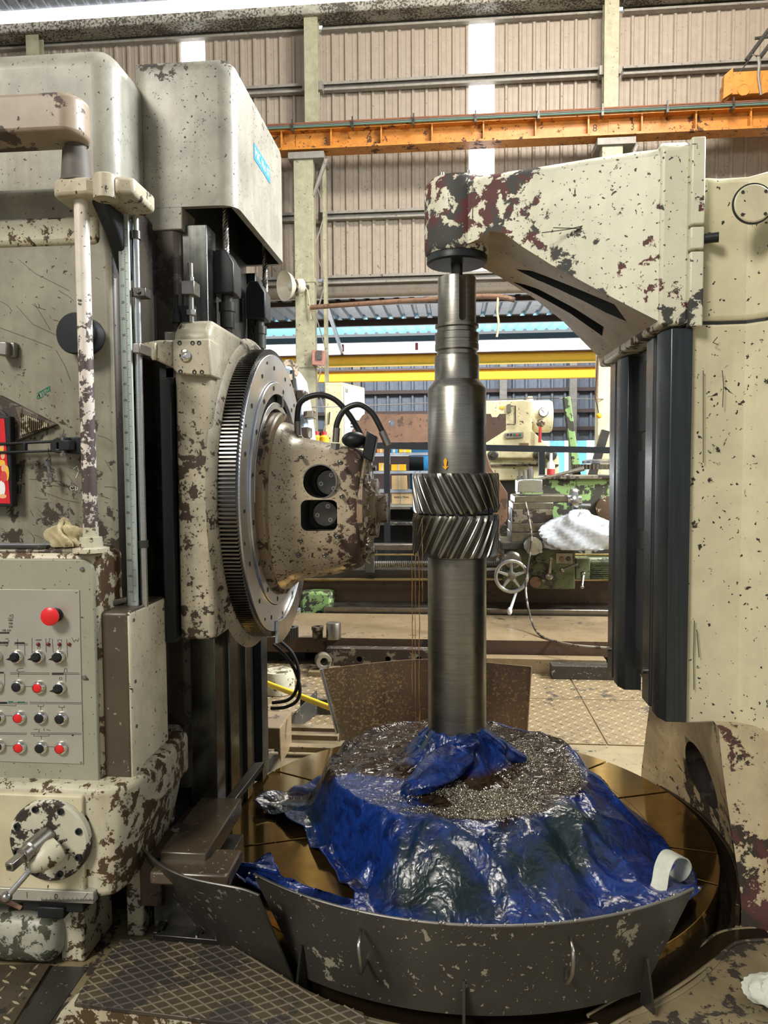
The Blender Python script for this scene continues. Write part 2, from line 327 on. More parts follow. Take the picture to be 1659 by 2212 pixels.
def adopt(o, p):
    o.parent = p; o.matrix_parent_inverse = Matrix.Translation(-OFF.get(p.name, V((0, 0, 0))))
    OFF[o.name] = OFF.get(p.name, V((0, 0, 0))) * 0
def thing(name, label, cat, loc=(0, 0, 0), group=None):
    o = bpy.data.objects.new(name, None); COL.objects.link(o); o.location = loc; o.empty_display_size = .1
    OFF[o.name] = V(loc); return tag(o, label, cat, group)
def tag(o, label, cat, group=None, kind=None):
    o['label'] = label; o['category'] = cat
    if group: o['group'] = group
    if kind: o['kind'] = kind
    return o
def struct(o, label=None):
    o['kind'] = 'structure'
    if label: o['label'] = label
    return o
def lab(o, label): o['label'] = label; return o
def boolean(o, cutters, op='DIFFERENCE'):
    """bakes cut-outs into the mesh of o; the cutters are deleted again"""
    tmp = []
    for g in cutters:
        c = g.obj('cutter', 'void', smooth=0); tmp.append(c)
        md = o.modifiers.new('cut', 'BOOLEAN'); md.operation = op; md.object = c; md.solver = 'EXACT'
    bpy.context.view_layer.update()
    me = bpy.data.meshes.new_from_object(o.evaluated_get(bpy.context.evaluated_depsgraph_get()))
    o.modifiers.clear(); old = o.data; o.data = me; me.name = old.name; bpy.data.meshes.remove(old)
    for c in tmp:
        d = c.data; bpy.data.objects.remove(c); bpy.data.meshes.remove(d)
    me.set_sharp_from_angle(angle=R(35))
    return o
def copy_tree(o, delta, parent=None, label=None, group=None):
    c = o.copy(); COL.objects.link(c)
    if parent: c.parent = parent
    else: c.location = o.location + V(delta)
    for ch in o.children: copy_tree(ch, (0, 0, 0), c)
    if label: c['label'] = label
    if group: c['group'] = group
    return c
def dup(o, delta, parent=None):            # a copy of one piece, sharing its mesh
    c = o.copy(); COL.objects.link(c); c.location = o.location + V(delta); return c
def text(s, name, mat, origin, right, up, size, parent, shear=0, align='CENTER', depth=.0004):
    """flat lettering standing on a surface"""
    cu = bpy.data.curves.new(name, 'FONT'); cu.body = s; cu.size = size; cu.align_x = align; cu.align_y = 'CENTER'; cu.extrude = depth; cu.shear = shear
    t = bpy.data.objects.new(name, cu); COL.objects.link(t); bpy.context.view_layer.update()
    me = bpy.data.meshes.new_from_object(t.evaluated_get(bpy.context.evaluated_depsgraph_get()))
    bpy.data.objects.remove(t); bpy.data.curves.remove(cu)
    r, u = V(right).normalized(), V(up).normalized(); n = r.cross(u)
    mt = Matrix((r, u, n)).transposed().to_4x4(); mt.translation = V(origin); me.transform(mt)
    me.materials.clear(); me.materials.append(M[mat])
    o = bpy.data.objects.new(name, me); COL.objects.link(o)
    if parent: adopt(o, parent)
    return o
def arcpts(c, r, a0, a1, n): return [(c[0] + r * math.cos(R(a0 + (a1 - a0) * i / (n - 1))), c[1] + r * math.sin(R(a0 + (a1 - a0) * i / (n - 1)))) for i in range(n)]
def rrect(x0, x1, z0, z1, r, n=6):
    out = []
    for cx, cz, a in ((x1 - r, z1 - r, 0), (x0 + r, z1 - r, 90), (x0 + r, z0 + r, 180), (x1 - r, z0 + r, 270)): out += arcpts((cx, cz), r, a, a + 90, n)
    return out
def smoothcurve(pts, n=8):
    pts = [V(p) for p in pts]; out = []
    for i in range(len(pts) - 1):
        p0, p1, p2, p3 = pts[max(i - 1, 0)], pts[i], pts[i + 1], pts[min(i + 2, len(pts) - 1)]
        for k in range(n):
            t = k / n
            out.append(.5 * (2 * p1 + (p2 - p0) * t + (2 * p0 - 5 * p1 + 4 * p2 - p3) * t * t + (3 * p1 - p0 - 3 * p2 + p3) * t ** 3))
    return out + [pts[-1]]
# ================================================================ LARGE STRUCTURE
random.seed(3)
# ---- floor: concrete with the round machine pit, and the plates that lie on it
PITX, PITY = .03, 3.0
g = G()
n = 72
ci = [(PITX + 1.04 * math.cos(2 * math.pi * i / n), PITY + 1.04 * math.sin(2 * math.pi * i / n)) for i in range(n)]
def sq(i):
    a = 2 * math.pi * i / n; c, s = math.cos(a), math.sin(a); k = 1 / max(abs(c), abs(s))
    return (PITX + c * k * 9, PITY + s * k * 9)
so = [sq(i) for i in range(n)]
for i in range(n):
    j = (i + 1) % n
    g.face([(*ci[i], 0), (*so[i], 0), (*so[j], 0), (*ci[j], 0)])
x0, x1, y0, y1 = PITX - 9, PITX + 9, PITY - 9, PITY + 9
for a in ((-40, x0, -12, 45), (x1, 40, -12, 45), (x0, x1, -12, y0), (x0, x1, y1, 45)):
    g.face([(a[0], a[2], 0), (a[1], a[2], 0), (a[1], a[3], 0), (a[0], a[3], 0)])
g.lathe((PITX, PITY, -.35), (0, 0, 1), [(1.04, .35), (1.04, 0), (.2, 0)], n, cap=False)
floor = struct(g.obj('floor', 'floor', smooth=0), 'oil stained workshop floor with a round machine pit')

def checker_plate(name, quad, parent, pitch=.034, t=.006, rise=.0018, mat='checker'):
    """steel floor plate with raised lozenges in alternating directions; quad = four floor corners"""
    q = [V((x, y, 0)) for x, y in quad]; g = G()
    g.loft([[p + V((0, 0, z)) for p in q] for z in (.0005, t)])
    ux, uy = (q[1] - q[0]), (q[3] - q[0]); nx, ny = int(ux.length / pitch), int(uy.length / pitch)
    e1, e2 = ux.normalized(), uy.normalized()
    for i in range(nx):
        for j in range(ny):
            c = q[0].lerp(q[1], (i + .5) / nx).lerp(q[3].lerp(q[2], (i + .5) / nx), (j + .5) / ny); d = (e1 + e2) if (i + j) % 2 else (e1 - e2)
            d.normalize(); s = V((-d.y, d.x, 0))
            b = [c + d * .0019 * 1, c, c, c] if False else [c + d * pitch * .40, c + s * pitch * .09, c - d * pitch * .40, c - s * pitch * .09]
            tp = [c + d * pitch * .30, c + s * pitch * .05, c - d * pitch * .30, c - s * pitch * .05]
            g.loft([[p + V((0, 0, t - .0002)) for p in b], [p + V((0, 0, t + rise)) for p in tp]])
    o = g.obj(name, [mat, 'ridge'], parent, smooth=0)
    for p in o.data.polygons:
        if p.center.z > t + .0001: p.material_index = 1
    return o
def P2(px, py, z=0): p = PZ(px, py, z); return (p.x, p.y)
checker_plate('floor_plate', [P2(-260, 2330), P2(-2, 2270), P2(109, 2090), P2(-200, 2094)], floor, .040, .012, .004, 'tread')
g = G(); q = [P2(0, 2280), P2(60, 2280), P2(190, 2090), P2(112, 2088)]; g.ext(q, 'xy', .0008, .002); lab(g.obj('floor_gap', 'guardplain', floor, smooth=0), 'dark strip coloured as the shaded gap beside the chequer plate')  # flat strip, its dark colour stands for a shaded gap
# plates of the aisle behind the table (right of the rear guard), with their joints open
def rowplate(xa, xb, ya, yb): checker_plate('floor_plate', [(xa, ya), (xb, ya), (xb, yb), (xa, yb)], floor, .045, .006, .0025)
for xa, xb in ((-2.4, -1.23), (-1.22, -.1), (-.09, .86), (.87, 1.9)):
    for ya, yb in ((4.17, 4.98), (4.99, 5.75)): rowplate(xa, xb, ya, yb)
# curved edge strip round the pit at the right front, with the oil channel cut beside it
def ringsector(g, r0, r1, a0, a1, z0, z1, n=24, c=(PITX, PITY), mi=0):
    A = arcpts(c, r0, a0, a1, n); B = arcpts(c, r1, a0, a1, n)
    return g.loft([[(x, y, z0) for x, y in A + B[::-1]], [(x, y, z1) for x, y in A + B[::-1]]], mi=mi)
g = G(); g.annulus((PITX, PITY, -.34), (0, 0, 1), 1.02, 1.038, 0, .338, 96); g.obj('pit_wall', 'drum', floor)
g = G(); ringsector(g, 1.035, 1.052, -27, 27, -.1, .075, 50); lab(g.obj('pit_rim', 'drum', floor, bevel=.003), 'black oily rim against the column foot')
g = G(); ringsector(g, 1.034, 1.05, -150, -34, -.03, .006, 60)
g.obj('pit_kerb', 'floor', floor, bevel=.004)
ch = [P2(1288, 2212), P2(1330, 2188), P2(1400, 2150), P2(1470, 2105), P2(1530, 2060), P2(1565, 2032), P2(1605, 2022), P2(1659, 2020)]
ch = smoothcurve([(x, y, .0025) for x, y in ch], 6)
g = G()
for a, b in zip(ch, ch[1:]):
    d = (b - a).normalized(); s = V((-d.y, d.x, 0)) * .027
    g.loft([[a - s, a + s, b + s, b - s], [p + V((0, 0, .004)) for p in (a - s, a + s, b + s, b - s)]])
lab(g.obj('oil_channel', 'drum', floor, smooth=0), 'black oil filled channel')
g = G()
for sgn in (-1, 1):
    pts = []
    for i, a in enumerate(ch):
        d = (ch[min(i + 1, len(ch) - 1)] - ch[max(i - 1, 0)]).normalized(); pts.append(a + V((-d.y, d.x, 0)) * .031 * sgn + V((0, 0, .001)))
    g.tube(pts, .006, 6)
g.obj('channel_lip', 'floor', floor)

# ---- back wall of the bay: ribbed sheets on girts, a translucent strip in every bay
WY, ZT, ZB = 14.6, 10.02, 5.2
wall = thing('wall_back', 'tall dusty ribbed metal wall behind the machines', 'wall'); del wall['category']; struct(wall)
def ribbed(g, wd, z0, z1, y, ribs, depth=.045, axis='x', mi=0):
    """one ribbed sheet: flat pans with trapezoid ribs towards the room, thickness folded in"""
    prof = []; p = wd / ribs
    for i in range(ribs):
        b = i * p
        prof += [(b, 0), (b + p * .30, 0), (b + p * .33, .008), (b + p * .40, .008), (b + p * .43, 0), (b + p * .70, 0), (b + p * .78, depth), (b + p * .92, depth), (b + p, 0)]
    prof2 = [(a, -d) for a, d in prof]
    ring = [(a, y + d) for a, d in prof2] + [(a, y + d + .004) for a, d in prof2[::-1]]
    return ring
def sheet_obj(name, mat, parent, wd, z0, z1, y, ribs):
    g = G(); ring = ribbed(g, wd, z0, z1, y, ribs)
    g.loft([[(a, b, z) for a, b in ring] for z in (z0, z1)])
    return g.obj(name, mat, parent, smooth=0)
SW = 1.0
strips = [PY(1041, 150, WY).x + 5.62 * k for k in (-3, -2, -1, 0, 1, 2)]
proto = None
x = strips[0] + .25
spans = []
for a, b in zip(strips, strips[1:]):
    lo, hi = a + .24, b - .24; k = 5; wd = (hi - lo) / k
    for row, (z0, z1) in enumerate(((ZB + .1, 7.62), (7.58, ZT))):
        for i in range(k):
            key = (row,)
            if proto is None or proto.get(row) is None:
                proto = proto or {}
                proto[row] = (sheet_obj('cladding_sheet', 'clad', wall, wd, z0, z1, WY + .02 * row, 4), lo)
                proto[row][0].location = (lo + i * wd, 0, 0)
            else:
                c = proto[row][0].copy(); COL.objects.link(c); c.location = (lo + i * wd, 0, 0)
for s in strips:
    g = G(); ring = ribbed(g, .50, 0, 0, WY + .05, 2, .03)
    g.loft([[(a + s - .25, b, z) for a, b in ring] for z in (ZB + .1, ZT)])
    lab(g.obj('translucent_sheet', 'backlit', wall, smooth=0), 'daylit translucent strip')
def girt(g, xa, xb, y, z, h=.16, d=.12, t=.02):      # channel section, open downwards
    g.ext([(y, z), (y, z + h), (y - d, z + h), (y - d, z + h - .05), (y - d + t, z + h - .05), (y - d + t, z + h - t), (y - t, z + h - t), (y - t, z + t), (y - d + t, z + t), (y - d + t, z + .04), (y - d, z + .04), (y - d, z)], 'yz', xa, xb)
cols = [PY(677, 150, 14.3).x + 5.62 * k for k in (-2, -1, 0, 1, 2)]
for z in (8.80, 6.38, 5.16, 9.92):
    for a, b in zip(cols, cols[1:]):
        g = G(); girt(g, a + .14, b - .14, WY - .05, z)
        g.obj('girt', 'girt', wall, smooth=0)
# eaves: gutter beam under a long daylit band, then the ribbed roof
g = G(); g.box(-16, 16, WY - .55, WY - .15, ZT - .02, ZT + .16); g.obj('eaves_beam', 'hood', wall, bevel=.02)
g = G()
ZE = PY(270, 12, 13.85).z
g.loft([[(xx, WY + .25, ZT + .16), (xx, WY + .25, ZT + .20), (xx, 13.85, ZE + .04), (xx, 13.85, ZE)] for xx in (-16, 16)])
lab(g.obj('translucent_sheet', 'backlit', wall, smooth=0), 'daylit translucent eaves band')
ceil = thing('ceiling', 'ribbed zinc roof high over the workshop', 'ceiling'); del ceil['category']; struct(ceil)
def roofsheet(xa, xb, ya, za, yb, zb, mat, name='roof_sheet', ribs=8, parent=None, depth=.05):
    prof = []; p = (xb - xa) / ribs
    for i in range(ribs):
        b = xa + i * p; prof += [(b, 0), (b + p * .62, 0), (b + p * .72, depth), (b + p * .9, depth)]
    prof.append((xb, 0))
    g = G(); rg = lambda y, z: [(a, y, z + d) for a, d in prof] + [(a, y, z + d + .006) for a, d in prof[::-1]]
    g.loft([rg(ya, za), rg(yb, zb)])
    return g.obj(name, mat, parent, smooth=0)
for k in range(-5, 6):
    xa = k * 3.0
    roofsheet(xa - 1.5, xa + 1.5, 13.9, ZE + .03, 4.0, 12.3, 'zinc', ribs=12, parent=ceil)
    roofsheet(xa - 1.5, xa + 1.5, -1.5, 12.3, -9.5, 11.0, 'zinc', ribs=12, parent=ceil)
for y, z in ((13.2, 10.95), (11.4, 11.2), (9.5, 11.45)):
    g = G(); g.box(-16, 16, y - .03, y + .03, z - .2, z); g.obj('purlin', 'girt', ceil, smooth=0)

# ---- building columns
def column(px, py, lattice, label):
    c = PY(px, py, 14.3); t = thing('steel_column', label, 'column', (c.x, 14.25, 0))
    g = G(); x, y = c.x, 14.25
    g.box(x - .13, x + .13, y - .10, y - .08, 7.5, 10.6); g.box(x - .13, x + .13, y + .08, y + .10, 7.5, 10.6); g.box(x - .012, x + .012, y - .08, y + .08, 7.5, 10.6)
    g.obj('upper_post', 'post', t, bevel=.004)
    for z in (6.42, 8.85):
        for s in (-1, 1):
            g = G(); g.box(x + s * .14 - .05, x + s * .14 + .05, y + .0, y + .2, z - .12, z + .04); g.obj('cleat', 'girt', t)
    return t, x, y
crane_y = 13.75
for i, (px, lb) in enumerate(((80, 'grey steel wall post at the top left corner, above the hood'), (675, 'khaki lattice column carrying the horn lamp, left of the shaft'), (1317, 'khaki column behind the overarm with a crane bracket'))):
    t, x, y = column(px, 150, True, lb)
    # lower twin-chord lattice leg under the crane beam
    lx = x - .02
    g = G(); g.box(lx - .23, lx + .13, crane_y - .12, crane_y + .12, 0, 7.2); g.obj('main_chord', 'post', t, bevel=.01)
    g = G(); g.box(lx + .24, lx + .30, crane_y + .25, crane_y + .40, 0, 7.35); g.obj('rear_chord', 'post', t)
    zz = .6; s = 1
    while zz < 7.0:
        a, b = V((lx + .12, crane_y + .10, zz)), V((lx + .27, crane_y + .3, zz + .62))
        if s < 0: a, b = V((lx + .27, crane_y + .3, zz)), V((lx + .12, crane_y + .10, zz + .62))
        g = G(); d = (b - a); u = V((0, 1, 0)); v = d.normalized().cross(u)
        g.obox((a + b) / 2, d / 2, u * .03, v * .008); g.obj('lacing_bar', 'girt', t, smooth=0)
        zz += .64; s = -s
    g = G(); g.box(lx - .32, lx + .34, crane_y - .17, crane_y + .42, 7.2, 7.32)
    g.ext([(lx + .34, 7.2), (lx + .10, 6.55), (lx + .14, 6.55), (lx + .40, 7.2)], 'xz', crane_y - .12, crane_y - .02)
    g.obj('crane_bracket', 'girt', t, bevel=.006)
    for z in (3.45, 5.0): g = G(); g.box(lx - .26, lx + .16, crane_y - .135, crane_y + .14, z, z + .07); g.obj('tie_band', 'post', t)

# ---- annex roof beyond the wall, its daylit bands, beams and far wall
annex = thing('ceiling_annex', 'low ribbed roof of the next bay seen under the wall', 'ceiling'); del annex['category']; struct(annex)
AZ = 5.25
for k in range(-4, 5):
    xa = k * 3.6
    roofsheet(xa - 1.8, xa + 1.8, 14.75, AZ, 19.0, AZ + .12, 'zinc', ribs=11, parent=annex, depth=.07)
    roofsheet(xa - 1.8, xa + 1.8, 19.0, AZ + .12, 21.4, AZ + .2, 'skyblue', 'blue_roof_sheet', 12, annex, .05)
for y in (16.6, 19.0, 21.4):
    g = G(); g.box(-16, 16, y - .05, y + .05, AZ - .04, AZ + .12); g.obj('purlin', 'girtdark', annex, smooth=0)
g = G(); g.lathe((-16, 14.75, AZ - .14), (1, 0, 0), [(.17, 0), (.17, 32)], 14); g.obj('gutter', 'clad', annex)
for px in (740, 900):                     # light brackets hung under the edge of the blue sheets
    c = PY(px, 742, 21.3); g = G(); g.box(c.x - .04, c.x + .04, 21.25, 21.35, AZ - .3, AZ - .1); g.obj('lamp_bracket', 'redfar', annex)
for a, b in ((560, 1320),):
    pa, pb = PY(705, 655, 15.2), PY(740, 765, 22.0); g = G(); g.tube([pa, pb], .06, 4); g.obj('roof_brace', 'zinc', annex)

far = thing('wall_far', 'blue grey ribbed far wall of the next bay', 'wall'); del far['category']; struct(far)
FY = 30.0
zf0 = PY(900, 955, FY).z; zf1 = PY(900, 772, FY).z
pf = None
for k in range(-8, 9):
    if pf is None:
        g = G(); ring = ribbed(g, 2.0, zf0, zf1, FY, 4, .16); g.loft([[(a, b, z) for a, b in ring] for z in (zf0, zf1)]); pf = g.obj('cladding_sheet', 'cladfar', far, smooth=0); pf.location = (k * 2.0, 0, 0)
    else:
        c = pf.copy(); COL.objects.link(c); c.location = (k * 2.0, 0, 0)
for py in (804, 848, 893, 930):
    z = PY(900, py, FY).z; g = G(); g.box(-16, 16, FY - .35, FY - .05, z - .07, z + .07); g.obj('girt', 'girtdark', far, smooth=0)
for px in (775, 1233, 1085):
    c = PY(px, 880, FY); g = G(); g.box(c.x - .14, c.x + .14, FY - .6, FY - .36, 0, 5.9); g.obj('far_post', 'girt', far, smooth=0)
# low part of the far wall: bright doors and blue panels seen behind the lathe
z0, z1 = 0, zf0
g = G(); g.box(-16, PY(1170, 960, FY).x, FY, FY + .1, z0, z1); g.obj('dado', 'girtdark', far, smooth=0)
for i, px in enumerate(range(1172, 1300, 16)):
    a, b = PY(px, 960, FY).x, PY(px + 15, 960, FY).x
    g = G(); g.box(a, b, FY, FY + .05, .0, z1); g.obj('daylit_panel', 'skyblue' if i % 3 else 'backlit', far, smooth=0)
ya_, yb_ = PY(900, 762, 21.75).z, PY(900, 735, 21.75).z
g = G(); g.box(-16, 16, 21.75, 21.78, ya_, yb_ + .05); lab(g.obj('sky_stand_in', 'backlit', annex, smooth=0), 'glowing sheet in place of the open sky band')  # added emissive sheet stands in for open sky above the beam
# yellow crane beams of the next bay
for i, (py0, py1, y, lb) in enumerate(((760, 783, 22.0, 'yellow crane beam of the next bay, the upper of two'), (795, 817, 26.0, 'yellow crane beam of the next bay, the lower of two'))):
    za, zb = PY(1100, py1, y).z, PY(1100, py0, y).z
    t = thing('yellow_crane_beam', lb, 'beam', (0, y, za))
    g = G(); g.box(-15, 15, y - .02, y + .02, za + .03, zb - .03); g.obj('web', 'yellow', t)
    for nm, zc in (('top_flange', zb), ('bottom_flange', za)):
        g = G(); g.box(-15, 15, y - .14, y + .14, zc - .03, zc + .03); g.obj(nm, 'girtdark' if nm[0] == 't' else 'yellow', t)
# ================================================================ LEFT MACHINE: hobbing column
col = thing('hob_column', 'large grey green machine column with control cabinet at the left edge', 'machine', (-1.6, 2.9, .02))
def fz(px, py, y): p = PY(px, py, y); return (p.x, p.z)
# main casting
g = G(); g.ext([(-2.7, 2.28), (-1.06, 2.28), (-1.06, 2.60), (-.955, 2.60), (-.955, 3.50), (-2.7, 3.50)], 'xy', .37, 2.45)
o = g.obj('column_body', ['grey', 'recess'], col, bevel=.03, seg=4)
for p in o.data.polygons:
    if p.normal.x > .5 or (p.center.x > -1.05 and p.normal.y < -.5): p.material_index = 1  # side and inner faces get the colour with recess shade in it
# top cover left (nearer) and drive hood right
g = G(); g.box(-2.7, -1.085, 2.36, 3.5, 2.345, 2.925); o = g.obj('top_cover', 'hood', col, bevel=.07, seg=5)
g = G(); g.box(-2.7, -1.10, 2.268, 2.45, 2.262, 2.352); g.obj('cover_lip', 'rustwhite', col, bevel=.02, seg=3)
g = G(); g.box(-1.12, -.752, 2.585, 3.36, 2.478, 2.995); hood = g.obj('drive_hood', ['hood', 'void'], col)
bm = bmesh.new(); bm.from_mesh(hood.data); bmesh.ops.bevel(bm, geom=[e for e in bm.edges if max(v.co.z for v in e.verts) > 2.6 and not (abs(e.verts[0].co.z - e.verts[1].co.z) < .01 and e.verts[0].co.x < -1.1 and e.verts[1].co.x < -1.1)], offset=.06, segments=5, profile=.5, affect='EDGES'); bm.to_mesh(hood.data); bm.free()
c = G(); c.box(-.945, -.775, 2.61, 3.335, 2.40, 2.93)
boolean(hood, [c]); hood.data.materials[1 if len(hood.data.materials) > 1 else 0] = M['void']
for p in hood.data.polygons:
    ctr = p.center
    p.material_index = 1 if (-.946 < ctr.x < -.774 and 2.609 < ctr.y < 3.336 and 2.4775 < ctr.z < 2.931) else 0
# neck under the hood and the stained inner face, recess shade put into the colour
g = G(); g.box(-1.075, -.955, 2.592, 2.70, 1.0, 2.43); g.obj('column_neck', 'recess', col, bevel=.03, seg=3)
g = G(); g.box(-1.12, -.946, 2.586, 2.72, PY(350, 497, 2.586).z, 2.485); g.obj('hood_skirt', 'hood', col, bevel=.004)
# guideways
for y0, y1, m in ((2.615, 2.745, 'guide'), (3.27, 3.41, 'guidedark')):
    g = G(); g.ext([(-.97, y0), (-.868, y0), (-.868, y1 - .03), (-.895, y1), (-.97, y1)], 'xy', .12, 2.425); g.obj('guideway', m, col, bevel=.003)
g = G(); g.box(-.96, -.905, 2.76, 3.26, .12, 2.46); g.obj('guide_web', 'darksteel', col)
for x_, ya_, yb_ in ((-.89, 2.86, 2.98), (-.885, 3.08, 3.16)): g = G(); g.box(-.94, x_, ya_, yb_, .12, 1.1); g.obj('way_strip', 'guide', col, bevel=.003)
# sheet cover and dust lip beside the slide (dark vertical band left of it)
g = G(); g.box(-.985, -.93, 2.44, 2.60, .98, 1.9); g.obj('way_wiper', 'black', col, bevel=.004)
# wire ropes hanging out of the hood
for px, py0, py1, y in ((488, 455, 540, 2.74), (573, 568, 622, 3.2)):
    c = PX(px, py1, -.835); x, y = c.x, c.y; zb, zt = c.z - .02, 2.93
    for k in range(5):
        g = G(); g.tube([(x + .0075 * math.cos(k * 2 * math.pi / 5 + z * 95), y + .0075 * math.sin(k * 2 * math.pi / 5 + z * 95), z) for z in [zb + (zt - zb) * i / 60 for i in range(61)]], .0052, 6)
        g.obj('rope_strand', 'bolt', col)
# ---- control cabinet
CY = 2.10
x0 = -2.7; xr = PY(208, 1400, CY).x; zt = PY(100, 1205, CY).z; zb = PY(100, 1712, CY).z
g = G(); g.box(x0, xr + .004, CY + .015, 2.29, zb - .0, zt + .012); g.obj('cabinet_case', 'caseside', col, bevel=.02, seg=3)
g = G(); g.ext(rrect(x0, xr - .004, zb + .002, zt - .004, .035), 'xz', CY, CY + .016); cab = g.obj('cabinet_door', 'panel', col, bevel=.003)
for px, py in ((178, 1230), (188, 1693), (183, 1464)):
    c = PY(px, py, CY); g = G(); g.lathe(c, (0, -1, 0), [(.0075, -.002), (.0075, .002), (.005, .005), (.0001, .0055)], 14); g.box(c.x - .006, c.x + .006, c.y - .0062, c.y - .005, c.z - .001, c.z + .001); g.obj('cover_screw', 'bolt', cab)
a = PY(-120, 1272, CY); b = PY(181, 1650, CY); a2 = PY(172, 1274, CY)
g = G(); g.loft([[(x0 + .3, yy, a2.z), (a2.x, yy, a2.z), (b.x, yy, b.z), (x0 + .3, yy, b.z)] for yy in (CY - .003, CY + .001)])
legend = g.obj('legend_plate', 'plate', cab, bevel=.001)
for px, py in ((166, 1279), (176, 1646)):
    c = PY(px, py, CY); g = G(); g.lathe(c + V((0, -.003, 0)), (0, -1, 0), [(.003, 0), (.003, .001), (.0001, .002)], 10); g.obj('plate_rivet', 'bolt', cab)
def button(px, py, cap, name):
    c = PY(px, py, CY - .003); g = G()
    g.lathe(c, (0, -1, 0), [(.0205, 0), (.0205, .006), (.018, .011), (.0145, .013), (.0138, .009), (.0138, .006)], 28, 0)
    g.lathe(c, (0, -1, 0), [(.0132, .004), (.0132, .0125), (.011, .0138), (.0001, .0142)], 24, 1)
    return g.obj(name, ['chrome', cap], cab)
def selector(px, py):
    c = PY(px, py, CY - .003); g = G()
    g.lathe(c, (0, -1, 0), [(.0205, 0), (.0205, .006), (.018, .011), (.0152, .0125), (.0145, .006)], 28, 0)
    g.lathe(c, (0, -1, 0), [(.014, .004), (.014, .017), (.012, .019), (.0001, .0192)], 24, 1)
    d = V((-.978, 0, -.2)); s = V((.2, 0, -.978))
    p = [c + V((0, -.0185, 0)) + q for q in (d * .024, s * .0055 + d * .004, -d * .013 + s * .004, -d * .013 - s * .004, -s * .0055 + d * .004)]
    g.loft([p, [q + V((0, -.010, 0)) * (1 if i else .3) for i, q in enumerate(p)]], mi=1)
    return g.obj('selector_switch', ['chrome', 'black'], cab)
for px, py in ((-8, 1418), (37, 1418), (83, 1418), (128, 1418), (130, 1486)): selector(px, py)
for px, py, k in ((-6, 1482, 'black'), (40, 1482, 'black'), (85, 1484, 'red'), (-2, 1549, 'black'), (43, 1549, 'red'), (89, 1549, 'black'), (133, 1551, 'black'), (-1, 1610, 'black'), (44, 1613, 'red'), (90, 1614, 'black'), (133, 1615, 'red')):
    lab(button(px, py, k, 'push_button'), '%s push button' % k)
c = PY(122, 1328, CY - .003); g = G()
g.lathe(c, (0, -1, 0), [(.021, 0), (.021, .008), (.016, .012), (.013, .014), (.013, .022)], 28, 1)
g.lathe(c + V((-.003, 0, .001)), (0, -1, 0), [(.013, .02), (.026, .026), (.0275, .032), (.0265, .036), (.02, .040), (.0001, .0415)], 32, 0)
lab(g.obj('emergency_stop', ['red', 'black'], cab), 'red mushroom stop button')
for px in (83, 105, 129, 150):
    c = PY(px, 1391.5, CY - .003); g = G(); g.ball(c + V((0, -.002, 0)), .0058, 14, 8, (1, .9, 1)); g.obj('indicator_lamp', 'lens', cab)
# printed lines and pictograms of the legend plate
def ink(polys, name='legend_print', m='ink', y=CY - .0034, parent=None, wd=.0011):
    g = G()
    for pl in polys:
        pts = [PY(px, py, y) for px, py in pl]
        for p, q in zip(pts, pts[1:]):
            d = (q - p); L = d.length
            if L < 1e-5: continue
            d.normalize(); s = V((-d.z, 0, d.x)) * wd / 2
            g.loft([[p - s, p + s, q + s, q - s], [v + V((0, -.0003, 0)) for v in (p - s, p + s, q + s, q - s)]])
    return g.obj(name, m, parent or cab, smooth=0)
L = []
for y, segs in ((1390, ((-10, 18), (30, 60))), (1453, ((22, 107), (112, 172))), (1517, ((-10, 60), (64, 176))), (1583, ((-5, 58), (66, 176)))):
    for a, b in segs: L += [[(a, y), (b, y + .8)], [(a, y + 3), (b, y + 3.8)]]
L += [[(38, 1381), (38, 1402)], [(53, 1390), (54, 1417)], [(69, 1378), (69, 1417)], [(99, 1379), (100, 1409)], [(113, 1380), (115, 1415)], [(144, 1381), (146, 1420)], [(10, 1455), (10, 1482)], [(40, 1452), (40, 1463)], [(142, 1455), (142, 1474)]]
L += [[(55, 1483), (72, 1483)], [(10, 1546), (30, 1546)], [(12, 1611), (31, 1611)], [(104, 1613), (121, 1614)]]
L += [[(82, 1522), (82, 1526), (94, 1526), (94, 1522)], [(88, 1526), (88, 1534)], [(127, 1524), (127, 1528), (139, 1528), (139, 1524)], [(134, 1528), (134, 1535)], [(73, 1587), (73, 1590), (106, 1590), (106, 1587)], [(89, 1590), (89, 1597)], [(0, 1523), (34, 1525), (34, 1522)]]
L += [[(50, 1443), (38, 1445), (36, 1449), (42, 1451), (54, 1450)], [(138, 1453), (140, 1444), (144, 1444), (145, 1452)], [(155, 1377), (160, 1387), (164, 1381), (168, 1386), (170, 1378)], [(104, 1386), (107, 1386), (106, 1380), (110, 1380)], [(125, 1387), (125, 1382), (133, 1382), (133, 1387)], [(77, 1383), (83, 1381), (90, 1382), (85, 1384), (77, 1383)], [(11, 1381), (16, 1379), (19, 1384), (15, 1397), (11, 1394)], [(20, 1330), (28, 1327), (28, 1333), (20, 1330)], [(17, 1335.5), (29, 1335.5)], [(72, 1576), (82, 1575)], [(100, 1576), (109, 1578)], [(85, 1574), (84, 1582)], [(95, 1573), (95, 1579)]]
for cx, cy in ((84, 1399.5), (129, 1400.5), (131, 1466)): L.append([(cx + 3 * math.cos(t * .7), cy + 3 * math.sin(t * .7)) for t in range(10)])
ink(L)
ink([[(32, 1389), (38, 1389)], [(39, 1389), (53, 1389)], [(-5, 1388), (4, 1388)], [(5, 1388), (17, 1388)], [(112, 1456), (137, 1456)], [(-4, 1453), (8, 1453)], [(0, 1367), (20, 1367)], [(155, 1588), (159, 1588)], [(0, 1518), (15, 1518)]], wd=.005)
ink([[(18, 1516), (28, 1516)], [(38, 1517), (54, 1517)]], m='inkgreen', wd=.004)
